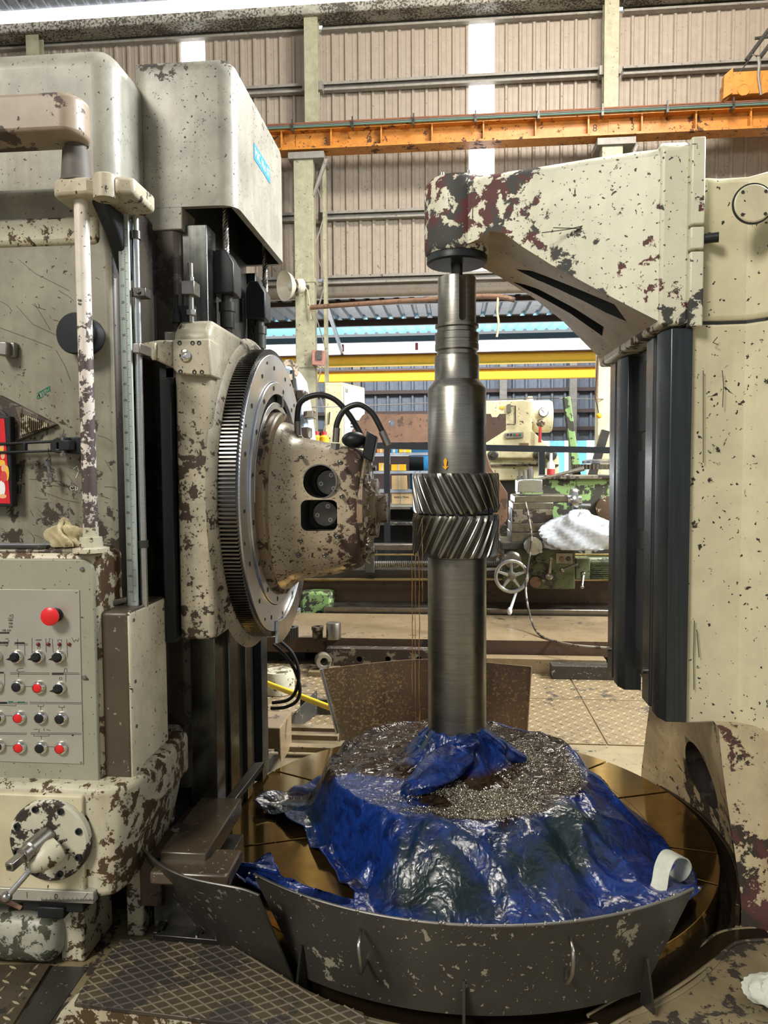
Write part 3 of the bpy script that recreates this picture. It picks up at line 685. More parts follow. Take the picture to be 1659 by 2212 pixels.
for s, px, py in (('1001', 23, 1340), ('500', 23, 1347), ('250', 23, 1354), ('100 125', 14, 1362)):
    text(s, 'legend_print', 'ink', PY(px, py, CY - .0034), (1, 0, 0), (0, 0, 1), .0085, cab)
g = G(); g.box(-2.7, PY(190, 1192, 2.15).x + .02, CY + .03, 2.29, zt + .005, zt + .022); g.obj('cabinet_top', 'oilbrown', col, bevel=.006)

# ---- wheel box beside the cabinet, where the scale ends
YB = 2.13
a = PY(217, 1345, YB); b = PY(284, 1690, YB)
bx1 = b.x + .006
g = G(); g.box(a.x - .006, bx1, YB, 2.42, b.z, PY(250, 1322, YB).z)
o = g.obj('gear_cover', ['coverbrown', 'yellowed'], col)
for p in o.data.polygons:
    if p.normal.x > .5: p.material_index = 1
bv = o.modifiers.new('bevel', 'BEVEL'); bv.width = .012; bv.segments = 3
zt2 = PY(250, 1322, YB).z
for k, (y, z) in enumerate(((2.16, zt2 - .03), (2.16, zt2 - .22), (2.16, b.z + .03), (2.39, zt2 - .04), (2.39, b.z + .05), (2.16, zt2 - .36))):
    g = G(); g.cyl((bx1 - .001, y, z), (bx1 + .003, y, z), .0055, 10); g.obj('cover_screw', 'bolt', o)
g = G(); c = PY(238, 1322, 2.2); g.obox((c.x, 2.22, zt2 + .012), (.012, .06, .0), (-.008, .002, 0), (0, 0, .01)); g.obj('angle_iron', 'steel', col, bevel=.002)

# ---- base casting, lower left
g = G(); zb2 = PY(250, 1938, 2.06).z
FB = lambda e: [(-2.7, 2.05), (-1.07, 2.05), (-1.045, 2.045), (-.985 - e * .3, 2.06), (-.955 - e * .6, 2.12), (-.935 - e, 2.26), (-.94 - e, 2.5), (-1.0 - e, 2.62), (-2.7, 2.62)]
g.loft([[(x, y, z) for x, y in FB(e)] for z, e in ((zb2, .05), (zb2 + .08, .045), (.56, .0), (PY(250, 1700, 2.06).z, 0))])
ob = g.obj('base_casting', 'rustwhite', col, bevel=.022, seg=4)
g = G(); g.box(-2.7, -1.085, 2.035, 2.06, PY(100, 1925, 2.04).z, PY(100, 1716, 2.04).z); g.obj('base_front', 'cream', col, bevel=.006)
g = G(); g.ext([(-1.0, 2.16), (-.955, 2.19), (-.925, 2.30), (-.93, 2.50), (-1.0, 2.55)], 'xy', PY(370, 1720, 2.3).z, PY(370, 1625, 2.3).z); g.obj('base_shoulder', 'rustwhite', col, bevel=.02, seg=3)
# ruler along the base
a = PY(-60, 1925, 2.03); b = PY(204, 1951, 2.03); at = PY(204, 1926, 2.03)
g = G(); g.box(-2.7, b.x, 2.025, 2.055, b.z, at.z); rul = g.obj('ruler_strip', 'plate', col, bevel=.002)
T = []
for i in range(0, 60): T.append([(90 + i * 1.9, 1946 - (3 if i % 5 else 6)), (90 + i * 1.9, 1947)])
T += [[(0, 1945), (202, 1949)], [(58, 1927), (58.5, 1940)], [(178, 1944), (190, 1929)]]
ink(T, 'scale_ticks', 'ink', 2.0245, rul, .0012)
text('0', 'scale_digit', 'ink', PY(121, 1937, 2.0246), (1, 0, 0), (0, 0, 1), .022, rul)
# adjusting flange with squared shaft
c = PY(110, 1812, 2.03); rf = .122
g = G(); g.lathe(c + V((0, .01, 0)), (0, -1, 0), [(rf, 0), (rf, .02), (rf - .006, .026), (.05, .026), (.0001, .026)], 48)
fl = g.obj('shaft_flange', 'flangewhite', col)
for k in range(8):
    an = R(k * 45 + 20); p = c + V((math.cos(an) * (rf - .02), -.016, math.sin(an) * (rf - .02)))
    g = G(); g.lathe(p, (0, -1, 0), [(.010, -.002), (.010, .005), (.006, .005), (.0055, .001), (.0001, .001)], 14); g.obj('flange_screw', 'black', fl)
e = V((-.045, -.13, -.035)); s0 = c + V((.0, -.015, .02))
g = G(); g.lathe(s0, (-.18, -.9, -.12), [(.026, 0), (.026, .075), (.022, .08), (.022, .10), (.017, .102), (.017, .104)], 24)
g.obj('shaft_stub', 'bolt', fl)
dv = V((-.18, -.9, -.12)).normalized(); q = s0 + dv * .10; up = V((0, 0, 1)); r1 = dv.cross(up).normalized(); u1 = r1.cross(dv)
g = G(); g.obox(q + dv * .025, r1 * .0125, u1 * .0125, dv * .026); o = g.obj('square_end', 'bolt', fl, bevel=.003)
g = G(); g.cyl(q + dv * .05, q + dv * .0525, .006, 14); g.obj('centre_hole', 'void', fl)

# ---- clamping lever with its boss, under the squared shaft
t = thing('clamp_lever', 'white lever boss with bright rod handle under the squared shaft', 'lever', tuple(PY(105, 1850, 1.96)))
p = PY(118, 1838, 1.98); qv = PY(78, 1868, 1.94)
g = G(); d = (qv - p); rings = []
for k, (rr, f) in enumerate(((.012, -.35), (.033, -.25), (.038, .1), (.036, .5), (.028, .9), (.017, 1.25), (.011, 1.35))):
    cc = p + d * f; dn = d.normalized(); u = V((0, 1, 0)); u = (u - dn * u.dot(dn)).normalized(); v = dn.cross(u)
    rings.append([cc + u * rr * .8 * math.cos(2 * math.pi * i / 20) + v * rr * math.sin(2 * math.pi * i / 20) for i in range(20)])
g.loft(rings); g.obj('lever_boss', 'rustwhite', t)
a, b = PY(72, 1872, 1.94), PY(14, 1938, 1.90)
g = G(); g.cyl(a, b, .0085, 16); g.obj('lever_rod', 'steel', t)
g = G(); g.ball(b, .016, 18, 10); g.obj('ball_end', 'bolt', t)
a, b = PY(-20, 1930, 1.91), PY(46, 1962, 1.92)
g = G(); g.cyl(a, b, .006, 10); g.obj('cross_bar', 'brownplate', t)

# ---- upper brackets, pole and scale on the column front
YP = 2.12
xp, zp = fz(176, 430, YP); zl = PY(195, 1165, YP).z
g = G(); g.cyl((PY(176, 430, YP).x, YP, PY(176, 430, YP).z + .03), (PY(195, 1160, YP).x, YP, zt + .03), .0215, 24)
XP = PY(186, 800, YP).x
g = G(); g.cyl((XP, YP, 2.36), (XP, YP, zt + .035), .0212, 28); g.obj('lift_pole', worn('worn white pole enamel', (.66, .60, .52), (.055, .032, .03), th=.515, cs=22, k=.9, damt=.3, wear=((2, 1.3, 2.1, .07),), rough=.3, spec=.7), col)
g = G(); g.lathe((XP, YP, zt + .016), (0, 0, 1), [(.052, 0), (.052, .012), (.034, .016), (.032, .045), (.0225, .046), (.0225, .075)], 28); g.obj('pole_socket', 'rustwhite', col)
# bracket plate linking the pole and the scale rod
zb_ = PY(200, 432, YP).z
pl = [fz(124, 392, YP), fz(200, 388, YP), fz(245, 408, YP), fz(300, 400, YP)]
xa, xb = PY(126, 400, YP).x, PY(300, 420, YP).x
zc = PY(176, 412, YP).z
outline = [(xa, YP - .03), (xa + .02, YP - .045), (xa + .11, YP - .05), (xb - .09, YP - .02), (xb - .05, YP - .045), (xb, YP - .03), (xb + .0, YP + .12), (xb - .08, 2.3), (xa + .06, 2.3), (xa, YP + .06)]
g = G(); g.ext(outline, 'xy', zc - .03, zc + .022); g.obj('pole_bracket', 'slide', col, bevel=.012, seg=3)
g = G(); g.ext([(2.3, zc - .03), (YP - .01, zc - .03), (2.2, zc - .10), (2.3, zc - .22)], 'yz', XP + .03, XP + .075); g.obj('bracket_rib', 'black', col, bevel=.008)
g = G(); g.lathe((XP + .09, YP - .03, zc - .04), (0, 0, 1), [(.035, 0), (.035, .064), (.03, .068)], 20); g.obj('rod_boss', 'slide', col)
g = G(); g.lathe((XP - .012, YP, zc + .02), (0, 0, 1), [(.047, 0), (.047, .006), (.043, .01), (.037, .09), (.036, .094), (.03, .096), (.03, .108), (.036, .11), (.036, .115)], 32); g.obj('pivot_cone', 'cone', col)
# swing arm running out of the picture to the left
za_, zb2_ = PY(100, 330, 2.08).z, PY(100, 245, 2.08).z
g = G(); xe = XP - .01
prof = [(-2.7, 2.02)] + [(xe + .052 * math.cos(R(a)), 2.085 + .065 * math.sin(R(a))) for a in range(-90, 91, 15)] + [(-2.7, 2.15)]
g.ext(prof, 'xy', zc + .128, zc + .235); g.obj('swing_arm', worn('brown worn swing arm', (.30, .235, .17), (.075, .055, .045), th=.55, cs=7, k=.6, damt=.4), col, bevel=.012, seg=3)
# scale: long ruler, with rod behind it
ZS0, ZS1 = PY(288, 1312, 2.24).z, PY(262, 455, 2.24).z
xs = (PY(288, 1312, 2.24).x + PY(266, 455, 2.24).x) / 2 + .0
g = G(); g.ext([(xs - .0165, ZS0), (xs + .0165, ZS0), (xs + .0165, ZS1 + .0), (xs + .0165, ZS1 + .05), (xs - .004, ZS1 + .05), (xs - .0165, ZS1)], 'xz', 2.235, 2.245)
sc = g.obj('height_scale', 'scale', col, bevel=.001)
g = G(); n = int((ZS1 - ZS0) / .005)
for i in range(n):
    z = ZS0 + .02 + i * .005; L_ = .011 if i % 10 == 0 else (.007 if i % 5 == 0 else .004)
    g.box(xs + .001, xs + .001 + L_, 2.2342, 2.2352, z - .0005, z + .0005)
g.obj('scale_ticks', 'ink', sc, smooth=0)
for k in range(0, 22):
    z = ZS0 + .05 + k * .05
    text(str((22 - k) * 5) if k % 2 else str((22 - k) // 2 * 10), 'scale_digit', 'ink', (xs - .006, 2.2348, z), (1, 0, 0), (0, 0, 1), .011, sc)
xr_ = xs + .028
g = G(); g.cyl((xr_, 2.262, ZS0), (xr_, 2.262, ZS1 + .06), .0115, 18); g.obj('scale_rod', 'steel', col)
for z in (PY(300, 1175, 2.26).z, PY(300, 632, 2.26).z, PY(298, 508, 2.26).z):
    g = G(); g.lathe((xr_, 2.262, z - .012), (0, 0, 1), [(.0165, 0), (.0165, .024)], 16); g.obj('rod_collar', 'darksteel', col)
c = PY(302, 633, 2.25); g = G(); g.box(c.x - .016, c.x + .024, 2.235, 2.28, c.z - .014, c.z + .014); g.cyl((c.x + .002, 2.235, c.z), (c.x + .002, 2.229, c.z), .0075, 12); g.obj('stop_dog', 'darksteel', col, bevel=.003)
# black knob behind the pole
c = PY(181, 728, 2.28); g = G(); g.lathe(c + V((.012, 0, 0)), (-.12, -1, 0), [(.058, -.02), (.058, .035), (.064, .04), (.064, .066), (.060, .072), (.0001, .074)], 36); g.obj('black_handwheel', 'black', col)
# arrow-shaped cast emblem with grille
c0 = PY(-25, 905, 2.28)
tri = [fz(0, 850, 2.27), fz(124, 918, 2.27), fz(0, 985, 2.27)]
tri = [(fz(-55, 880, 2.27)), fz(0, 853, 2.27), fz(124, 917, 2.27), fz(10, 965, 2.27), fz(-55, 985, 2.27)]
g = G(); g.ext(tri, 'xz', 2.262, 2.285); em = g.obj('cast_emblem', 'brownplate', col, bevel=.004)
em.data.materials[0] = worn('brown cast emblem', (.13, .10, .075), (.045, .034, .026), th=.52, cs=12, k=.6, damt=.4)
c = PY(4, 917, 2.262); g = G(); g.lathe(c + V((-.022, 0, 0)), (0, -1, 0), [(.052, 0), (.052, .007), (.044, .008), (.043, .003), (.0001, .003)], 36); g.lathe(c + V((-.003, -.004, .012)), (0, -1, 0), [(.017, 0), (.017, .007), (.009, .008), (.008, .003), (.0001, .003)], 20); g.obj('emblem_ring', 'guard', em)
g = G()
for i in range(14):
    px = 48 + i * 4.2; h0 = 893 + i * 1.55; h1 = 940 - i * 1.35
    a, b = PY(px, h1, 2.262), PY(px, h0, 2.262)
    g.box(a.x - .0017, a.x + .0017, 2.255, 2.263, a.z, b.z)
g.obj('grille_bars', 'rustwhite', em, smooth=0, kind='stuff')
# clamp handle with hinge under the emblem
def quad(g, pts, y0, y1, mi=0): g.loft([[(PY(px, py, y0).x, yy, PY(px, py, y0).z) for px, py in pts] for yy in (y0, y1)], mi=mi)
g = G()
quad(g, [(-20, 957), (118, 950), (118, 956), (-20, 963)], 2.225, 2.24); quad(g, [(-20, 975), (118, 971), (118, 976), (-20, 981)], 2.225, 2.24)
quad(g, [(48, 956), (55, 956), (55, 976), (48, 976)], 2.225, 2.24); quad(g, [(108, 953), (122, 945), (143, 944), (143, 955), (122, 957), (122, 970), (143, 969), (143, 978), (124, 979), (108, 975)], 2.215, 2.245)
quad(g, [(143, 945), (167, 944), (167, 980), (143, 980)], 2.235, 2.28)
quad(g, [(126, 951), (150, 950), (150, 972), (126, 973)], 2.20, 2.235)
hb = g.obj('hinged_clasp', 'black', col, bevel=.003)
g = G(); a, b = PY(135, 937, 2.218), PY(137, 985, 2.218); g.cyl(a, b, .006, 14); g.hexn(a, a + (b - a) * .12, .010); g.hexn(b - (b - a) * .14, b, .010); g.obj('clasp_bolt', 'bolt', col)
# hanging bolt on a wire
g = G(); g.tube([PY(104, 968, 2.225), PY(104, 978, 2.22), PY(108, 986, 2.222), PY(100, 994, 2.23), PY(101, 998, 2.235)], .0012, 6); g.tube([PY(108, 986, 2.222), PY(110, 998, 2.235)], .001, 6); g.obj('tether_wire', 'ink', col)
g = G(); p0, p1 = PY(103, 993, 2.24), PY(109, 1042, 2.24); d = p1 - p0; g.hexn(p0, p0 + d * .28, .0095); g.cyl(p0 + d * .25, p1, .0062, 14); g.hexn(p0 + d * .62, p0 + d * .75, .011); g.obj('tethered_bolt', 'bolt', col)
# small latch bracket at the left edge, sunk plate under the picture
g = G(); quad(g, [(-10, 737), (14, 738), (14, 768), (-10, 766)], 2.23, 2.28); quad(g, [(10, 740), (31, 739), (31, 772), (10, 771)], 2.255, 2.28); g.obj('latch_bracket', 'bolt', col, bevel=.004)
g = G(); quad(g, [(20, 1010), (45, 1010), (42, 1066), (20, 1066)], 2.27, 2.285); g.obj('sunk_plate', 'guard', col, bevel=.002)
g = G(); c = PY(27, 1035, 2.27); g.lathe(c, (0, -1, 0), [(.012, 0), (.012, .002), (.0001, .002)], 20); g.obj('plate_hole', 'void', col)
# marker, chalk and scratches on the enamel
yF = 2.279
ink([[(80, 862), (80, 856), (84, 852), (86, 858), (82, 862)], [(83, 850), (87, 860), (91, 857)], [(88, 845), (93, 857)], [(92, 843), (97, 854), (99, 849), (96, 846)], [(99, 843), (101, 847), (105, 844), (106, 838), (102, 838), (101, 842)], [(107, 836), (108, 846)], [(80, 850), (108, 834)]], 'marker_writing', 'inkgreen', yF, col, .0026)
ink([[(158, 1014), (166, 1006), (168, 1010), (170, 1018), (164, 1032)], ], 'chalk_mark', 'chalk', yF, col, .0018)
ink([[(158, 1052), (153, 1050), (151, 1055), (155, 1059), (160, 1057)], [(163, 1052), (163, 1059), (168, 1057), (168, 1053), (162, 1051)]], 'chalk_mark', 'chalk', yF, col, .0014)
text('R. Hand', 'scratched_writing', 'scratch', PY(82, 1008, yF), (1, 0, .28), (-.28, 0, 1), .013, col)
rs = random.Random(11); S = []
for _ in range(85):
    x, y = rs.uniform(-10, 250), rs.choice([rs.uniform(560, 1180), rs.uniform(1010, 1180)]); L_ = rs.uniform(3, 42) * (1 if rs.random() < .4 else .35); a = rs.gauss(.55, .5)
    pts = [(x, y)]
    for k in range(4):
        x += L_ / 4 * math.cos(a); y += L_ / 4 * math.sin(a); a += rs.gauss(0, .22); pts.append((x, y))
    if max(p[0] for p in pts) < 255 and not any(-30 < p[0] < 130 and 845 < p[1] < 985 for p in pts): S.append(pts)
S += [[(35, 660), (70, 700), (135, 730)], [(0, 708), (60, 730), (112, 750)], [(120, 755), (140, 790), (152, 822)], [(65, 1035), (100, 1036), (130, 1040), (140, 1052), (118, 1040)], [(40, 560), (75, 590), (150, 628)], [(85, 1060), (140, 1080), (172, 1086)], [(74, 655), (95, 690), (108, 712)]]
ink(S, 'scratches', 'scratch', yF, col, .0014)
# plinth, dark recess and bracket below the base
g = G(); g.box(-2.7, -.98, 2.45, 3.3, 0, zb2 + .03); g.obj('plinth', 'void', col)  # coloured black for the shade below the base casting
yq = 2.16; a, b = PY(128, 1955, yq), PY(182, 2060, yq); g = G(); g.box(a.x, b.x, yq, yq + .2, 0.0, a.z + .05); g.obj('plinth_foot', 'rustwhite', col, bevel=.008)
a, b = PY(272, 1940, 2.3), PY(312, 2060, 2.3); g = G(); g.box(a.x, b.x, 2.3, 2.5, 0.0, zb2 + .01); g.obj('plinth_foot', 'rustwhite', col, bevel=.008)
y_ = 2.05; a, b = PY(48, 1926, y_), PY(180, 1952, y_); g = G(); g.box(a.x, b.x, y_, y_ + .3, b.z - .03, a.z); a, b = PY(84, 1962, y_), PY(142, 1982, y_); g.box(a.x, b.x, y_ - .01, y_ + .2, b.z, a.z + .01); g.obj('bed_bracket', 'black', col, bevel=.004)

# ---- things on and by the column
t = thing('deity_picture', 'framed red picture of garlanded figures hanging at the left edge', 'picture', tuple(PY(0, 1000, 2.24)))
fr = [(-50, 899), (20, 899), (27, 1095), (-43, 1093)]
g = G(); quad(g, fr, 2.232, 2.262); g.obj('frame', 'black', t, bevel=.003)
g = G(); quad(g, [(-46, 904), (9, 904), (22, 1088), (-38, 1086)], 2.2305, 2.234); g.obj('print', 'redpaper', t, smooth=0)
def disc(px, py, rx, rz, m, nm, y=2.2302, n=20):
    c = PY(px, py, y); g = G(); k = 2.24 / 1600
    g.loft([[(c.x + rx * k * math.cos(2 * math.pi * i / n), yy, c.z + rz * k * math.sin(2 * math.pi * i / n)) for i in range(n)] for yy in (y, y + .0006)]); return g.obj(nm, m, t, smooth=0)
disc(3, 1000, 9, 7, 'gold', 'printed_shape'); disc(2, 968, 7, 11, 'gold', 'printed_shape', 2.2301); disc(6, 984, 5, 8, 'skin', 'printed_shape', 2.2299); disc(4, 962, 4.5, 6, 'skin', 'printed_shape', 2.2297)
disc(9, 1012, 7, 10, 'skin', 'printed_shape', 2.2298); disc(8, 1030, 8, 13, 'redfar', 'printed_shape', 2.2296); disc(15, 1022, 5, 17, 'gold', 'printed_shape', 2.2297); disc(4, 1055, 8, 18, 'white', 'printed_shape', 2.2297); disc(6, 1072, 9, 5, 'skin', 'printed_shape', 2.2296); disc(3, 958, 5, 2.5, 'ink', 'printed_shape', 2.2295)
# rag and spanners on the cabinet top
def blob(name, mat, c, sx, sy, sz, seed, parent=None, n=30, m=18, amp=.35):
    rr = random.Random(seed); ph = [(rr.uniform(1, 5), rr.uniform(1, 5), rr.uniform(0, 6), rr.uniform(0, 6)) for _ in range(9)]
    g = G(); rings = []
    for i in range(m + 1):
        t = math.pi * i / m; ring = []
        for k in range(n):
            p = 2 * math.pi * k / n; d = 1
            for a, b, u, v in ph: d += amp / 5 * abs(math.sin(round(a) * p + u + b * t)) - amp / 9
            ring.append((c[0] + sx * d * math.sin(t + 1e-4) * math.cos(p), c[1] + sy * d * math.sin(t + 1e-4) * math.sin(p), c[2] + max(-sz * .55, -sz * d * math.cos(t))))
        rings.append(ring)
    g.loft(rings); return g.obj(name, mat, parent, smooth=40)
c = PY(135, 1172, 2.17); o = blob('cotton_rag', 'rag', (c.x, 2.185, zt + .022 + .027), .042, .03, .042, 4, amp=1.1, n=60, m=36); tag(o, 'crumpled greasy cotton rag lying on the cabinet beside the pole socket', 'rag')
zc_ = zt + .0225
for i, (pxa, pxb, yy, lb) in enumerate(((-30, 92, 2.15, 'long open spanner lying on the cabinet top, nearest the edge'), (-20, 108, 2.19, 'thin steel tommy bar lying on the cabinet behind the spanner'))):
    a, b = PY(pxa, 1188, yy), PY(pxb, 1188, yy); g = G()
    if i == 0:
        g.ext([(a.x, yy - .012), (b.x - .03, yy - .012), (b.x, yy - .022), (b.x + .02, yy - .012), (b.x + .02, yy - .004), (b.x, yy), (b.x + .018, yy + .008), (b.x + .016, yy + .016), (b.x - .005, yy + .02), (b.x - .03, yy + .008), (a.x, yy + .008)], 'xy', zc_, zc_ + .010); o = g.obj('spanner', 'darksteel', None, bevel=.002); tag(o, lb, 'tool')
    else:
        g.cyl((a.x, yy, zc_ + .007), (b.x + .06, yy, zc_ + .007), .0065, 10); o = g.obj('tommy_bar', 'steel'); tag(o, lb, 'tool')
# machine number sign painted on the hood side
sg = col
P_ = lambda px, py: PX(px, py, -.7515)
a, b = P_(548, 308), P_(583, 398)
ya, yb = a.y, b.y; z1_, z0_ = a.z, PX(548, 342, -.7515).z
g = G(); g.box(-.7535, -.7505, ya, yb, z0_, z1_); g.obj('number_sign', 'blue', col)
text('M/C No 07', 'sign_lettering', 'white', (-.7502, (ya + yb) / 2, (z0_ + z1_) / 2), (0, 1, 0), (0, 0, 1), (z1_ - z0_) * .82, col)
# coolant motor casting at the lower left
t = thing('coolant_pump', 'rounded mossy white pump casting under the ruler at the left edge', 'pump', tuple(PZ(60, 2085, 0)))
a, b = PY(-120, 1975, 2.1), PY(128, 2080, 2.12)
g = G(); g.box(a.x, b.x, 2.10, 2.42, .012, PY(60, 1985, 2.1).z); g.obj('casing', worn('mossy white casting', (.42, .41, .33), (.06, .065, .04), th=.50, cs=16, k=.85, dirt=(.09, .09, .05), damt=.9), t, bevel=.055, seg=5)
g = G(); c = PY(28, 1968, 2.22); g.lathe((c.x, 2.26, PY(60, 1985, 2.1).z - .01), (0, 0, 1), [(.10, 0), (.095, .03), (.07, .05), (.0001, .055)], 28); g.obj('cap', 'greendark', t)
# ================================================================ HOB SLIDE with swivel ring and hob head
from mathutils import noise as mn
YC, ZC, RG = 3.0, 1.455, .582
sl = thing('hob_slide', 'smeared ivory slide with toothed swivel ring and tan hob head', 'machine', (-.85, 3.0, .98))
g = G(); g.ext([(2.42, .975), (3.58, .975), (3.58, 2.0), (3.45, 2.06), (2.47, 2.06), (2.42, 2.01)], 'yz', -.925, -.80); g.obj('saddle', 'slide', sl, bevel=.02, seg=3)
g = G(); g.box(-.968, -.93, 2.40, 2.60, .97, 1.86); g.obj('saddle_wiper', 'black', sl, bevel=.004)
g = G(); g.box(-.965, -.915, 2.44, 3.5, 1.86, 2.02); g.obj('saddle_gib', 'darksteel', sl, bevel=.006)
g = G(); g.lathe((-.80, YC, ZC), (1, 0, 0), [(.625, -.01), (.60, .012), (.585, .016)], 96); g.obj('ring_seat', 'slide', sl)
NT = 250; g = G(); prof = []
for i in range(NT):
    a = 2 * math.pi * i / NT; d = 2 * math.pi / NT
    for f, r in ((0, RG), (.42, RG), (.55, RG - .018), (.87, RG - .018)): prof.append((YC + r * math.cos(a + f * d), ZC + r * math.sin(a + f * d)))
n = len(prof); inner = [(YC + .46 * math.cos(2 * math.pi * i / n), ZC + .46 * math.sin(2 * math.pi * i / n)) for i in range(n)]
X0, X1 = -.792, -.722
rg = [[(x, y, z) for y, z in pp] for x, pp in ((X0, inner), (X0, prof), (X1, prof), (X1 + .001, [(YC + (y - YC) * .965, ZC + (z - ZC) * .965) for y, z in [(YC + RG * math.cos(2 * math.pi * i / n), ZC + RG * math.sin(2 * math.pi * i / n)) for i in range(n)]]))]
g.loft(rg, cap=False); g.obj('ring_gear', 'ringdark', sl, smooth=25)
for nm, r0, r1, h0, h1, m in (('ring_plate', .455, .560, 0, .009, 'ring'), ('clamp_ring', .405, .452, 0, .017, 'ring'), ('inner_ring', .345, .372, -.01, .010, 'ring')):
    g = G(); g.annulus((-.722, YC, ZC), (1, 0, 0), r0, r1, h0, h1, 128); g.obj(nm, m, sl, bevel=.0015)
g = G(); g.annulus((-.735, YC, ZC), (1, 0, 0), .30, .46, 0, .002, 96); g.obj('ring_slot', 'void', sl)
for r, nb, rr, a0 in ((.508, 16, .009, 5), (.43, 16, .010, 12), (.535, 8, .006, 17)):
    for k in range(nb):
        a = R(a0 + k * 360 / nb); p = V((-.7125 if r > .46 else -.7045, YC + r * math.cos(a), ZC + r * math.sin(a)))
        g = G(); g.lathe(p, (1, 0, 0), [(rr, 0), (rr, .0012), (rr * .8, .0012), (rr * .7, -.0005), (rr * .5, .0006), (.0001, .0006)], 14); g.obj('ring_bolt', 'darksteel', sl)
# T-bolts in the annular slot
for a in (80, 262):
    a = R(a); g = G(); g.obox((-.716, YC + .39 * math.cos(a), ZC + .39 * math.sin(a)), (.012, 0, 0), (0, .012, 0), (0, 0, .025)); g.obj('slot_nut', 'bolt', sl, bevel=.002)
# crescent cover at the lower rear of the ring
g = G(); pts = []
A = [R(a) for a in range(-100, -28, 6)]
pts = [(YC + .61 * math.cos(a), ZC + .61 * math.sin(a)) for a in A] + [(YC + .52 * math.cos(a), ZC + .52 * math.sin(a)) for a in A[::-1]]
g.ext(pts, 'yz', -.712, -.700); g.obj('ring_cover', 'steel', sl, bevel=.002)
# hob head: round flange, tapering drum with two windows in the near side
ZH = 1.415
g = G(); g.lathe((-.73, YC, ZH), (1, 0, 0), [(.372, 0), (.372, .045), (.366, .052), (.33, .054), (.33, .052)], 72); g.obj('head_flange', 'flange', sl)
g = G(); rings = []
for x, r, zc, pw in ((-.685, .345, 1.405, 2.2), (-.655, .335, 1.405, 2.2), (-.635, .312, 1.40, 2.3), (-.615, .292, 1.395, 2.5), (-.58, .283, 1.395, 2.6), (-.46, .262, 1.393, 2.6), (-.385, .245, 1.395, 2.6), (-.362, .235, 1.395, 2.6), (-.352, .22, 1.395, 2.6)):
    ring = []
    for i in range(72):
        a = 2 * math.pi * i / 72; c_, s_ = math.cos(a), math.sin(a)
        f = (abs(c_) ** pw + abs(s_) ** pw) ** (-1 / pw)
        ring.append((x, YC + r * f * c_ * .93, zc + r * f * s_))
    rings.append(ring)
g.loft(rings); hd = g.obj('head_body', 'tan', sl)
c1, c2 = PY(691, 1040, 2.76), PY(690, 1113, 2.76)
k = 2.76 / 1600
ca = G(); ca.cyl((c1.x, 2.55, c1.z), (c1.x, 2.93, c1.z), 36 * k, 40)
cb = G(); cb.ext([(c2.x + x, c2.z + z) for x, z in rrect(-39 * k, 39 * k, -34 * k, 34 * k, 14 * k)], 'xz', 2.55, 2.91)
boolean(hd, [ca, cb]); hd.data.materials.clear(); hd.data.materials.append(M['tan']); hd.data.materials.append(M['guard'])
for p in hd.data.polygons:
    q = p.center; inw = (q.x - c1.x) ** 2 + (q.z - c1.z) ** 2 < (37 * k) ** 2 or (abs(q.x - c2.x) < 39.5 * k and abs(q.z - c2.z) < 34.5 * k)
    p.material_index = 1 if inw and 2.56 < q.y < 2.94 and (abs(p.normal.y) < .3 or q.y > 2.88) else 0  # window interiors coloured darker, shade put into the openings
for c, r, y, nm in ((c1 + V((.02, 0, -.005)), .046, 2.84, 'shaft_cap'), (c2 + V((.012, 0, .002)), .047, 2.82, 'bearing_cap')):
    g = G(); g.lathe((c.x, y + .07, c.z), (0, -1, 0), [(r + .008, 0), (r + .008, .05), (r, .055), (r, .07), (.0001, .07)], 32); cp = g.obj(nm, 'darksteel', sl)
    for a in (70, 190, 310):
        q = V((c.x + r * .66 * math.cos(R(a)), y, c.z + r * .66 * math.sin(R(a)))); g = G(); g.annulus(q, (0, -1, 0), .004, .009, -.001, .002, 14); g.obj('cap_screw', 'bolt', cp)
for c, hw, hh in ((c1, 38 * k, 0),):
    g = G(); g.annulus((c.x, 2.757, c.z), (0, -1, 0), 36 * k, 38.5 * k, -.015, .004, 40); g.obj('window_rim', 'bolt', sl)
# end plate, arbor and ragged wet edge of the head
g = G(); g.lathe((-.352, YC, 1.395), (1, 0, 0), [(.218, -.01), (.218, .012), (.19, .02), (.12, .022), (.12, .05), (.06, .055), (.06, .09)], 40); g.obj('end_plate', 'flange', sl)
for k_ in range(8):
    a = R(k_ * 45 + 10); p = V((-.334, YC + .198 * math.cos(a), 1.395 + .198 * math.sin(a))); g = G(); g.hexn(p, p + V((.014, 0, 0)), .013); g.obj('end_bolt', 'bolt', sl)
rr = random.Random(5); g = G()
for _ in range(90):
    a = rr.uniform(140, 250); r = rr.uniform(.17, .222); p = V((-.345 + rr.uniform(-.01, .03), YC + r * .93 * math.cos(R(a)), 1.395 + r * math.sin(R(a)) * 1.05))
    s = rr.uniform(.006, .022); d = V((rr.uniform(-.2, 1), rr.uniform(-1, 1), rr.uniform(-1, 1))).normalized(); e = d.orthogonal().normalized()
    g.loft([[p, p + d * s, p + e * s * .5], [p + V((.003, 0, 0)), p + d * s + V((.004, 0, 0)), p + e * s * .5 + V((.003, 0, 0))]])
g.obj('stuck_chips', 'swarf', sl, smooth=0, kind='stuff')
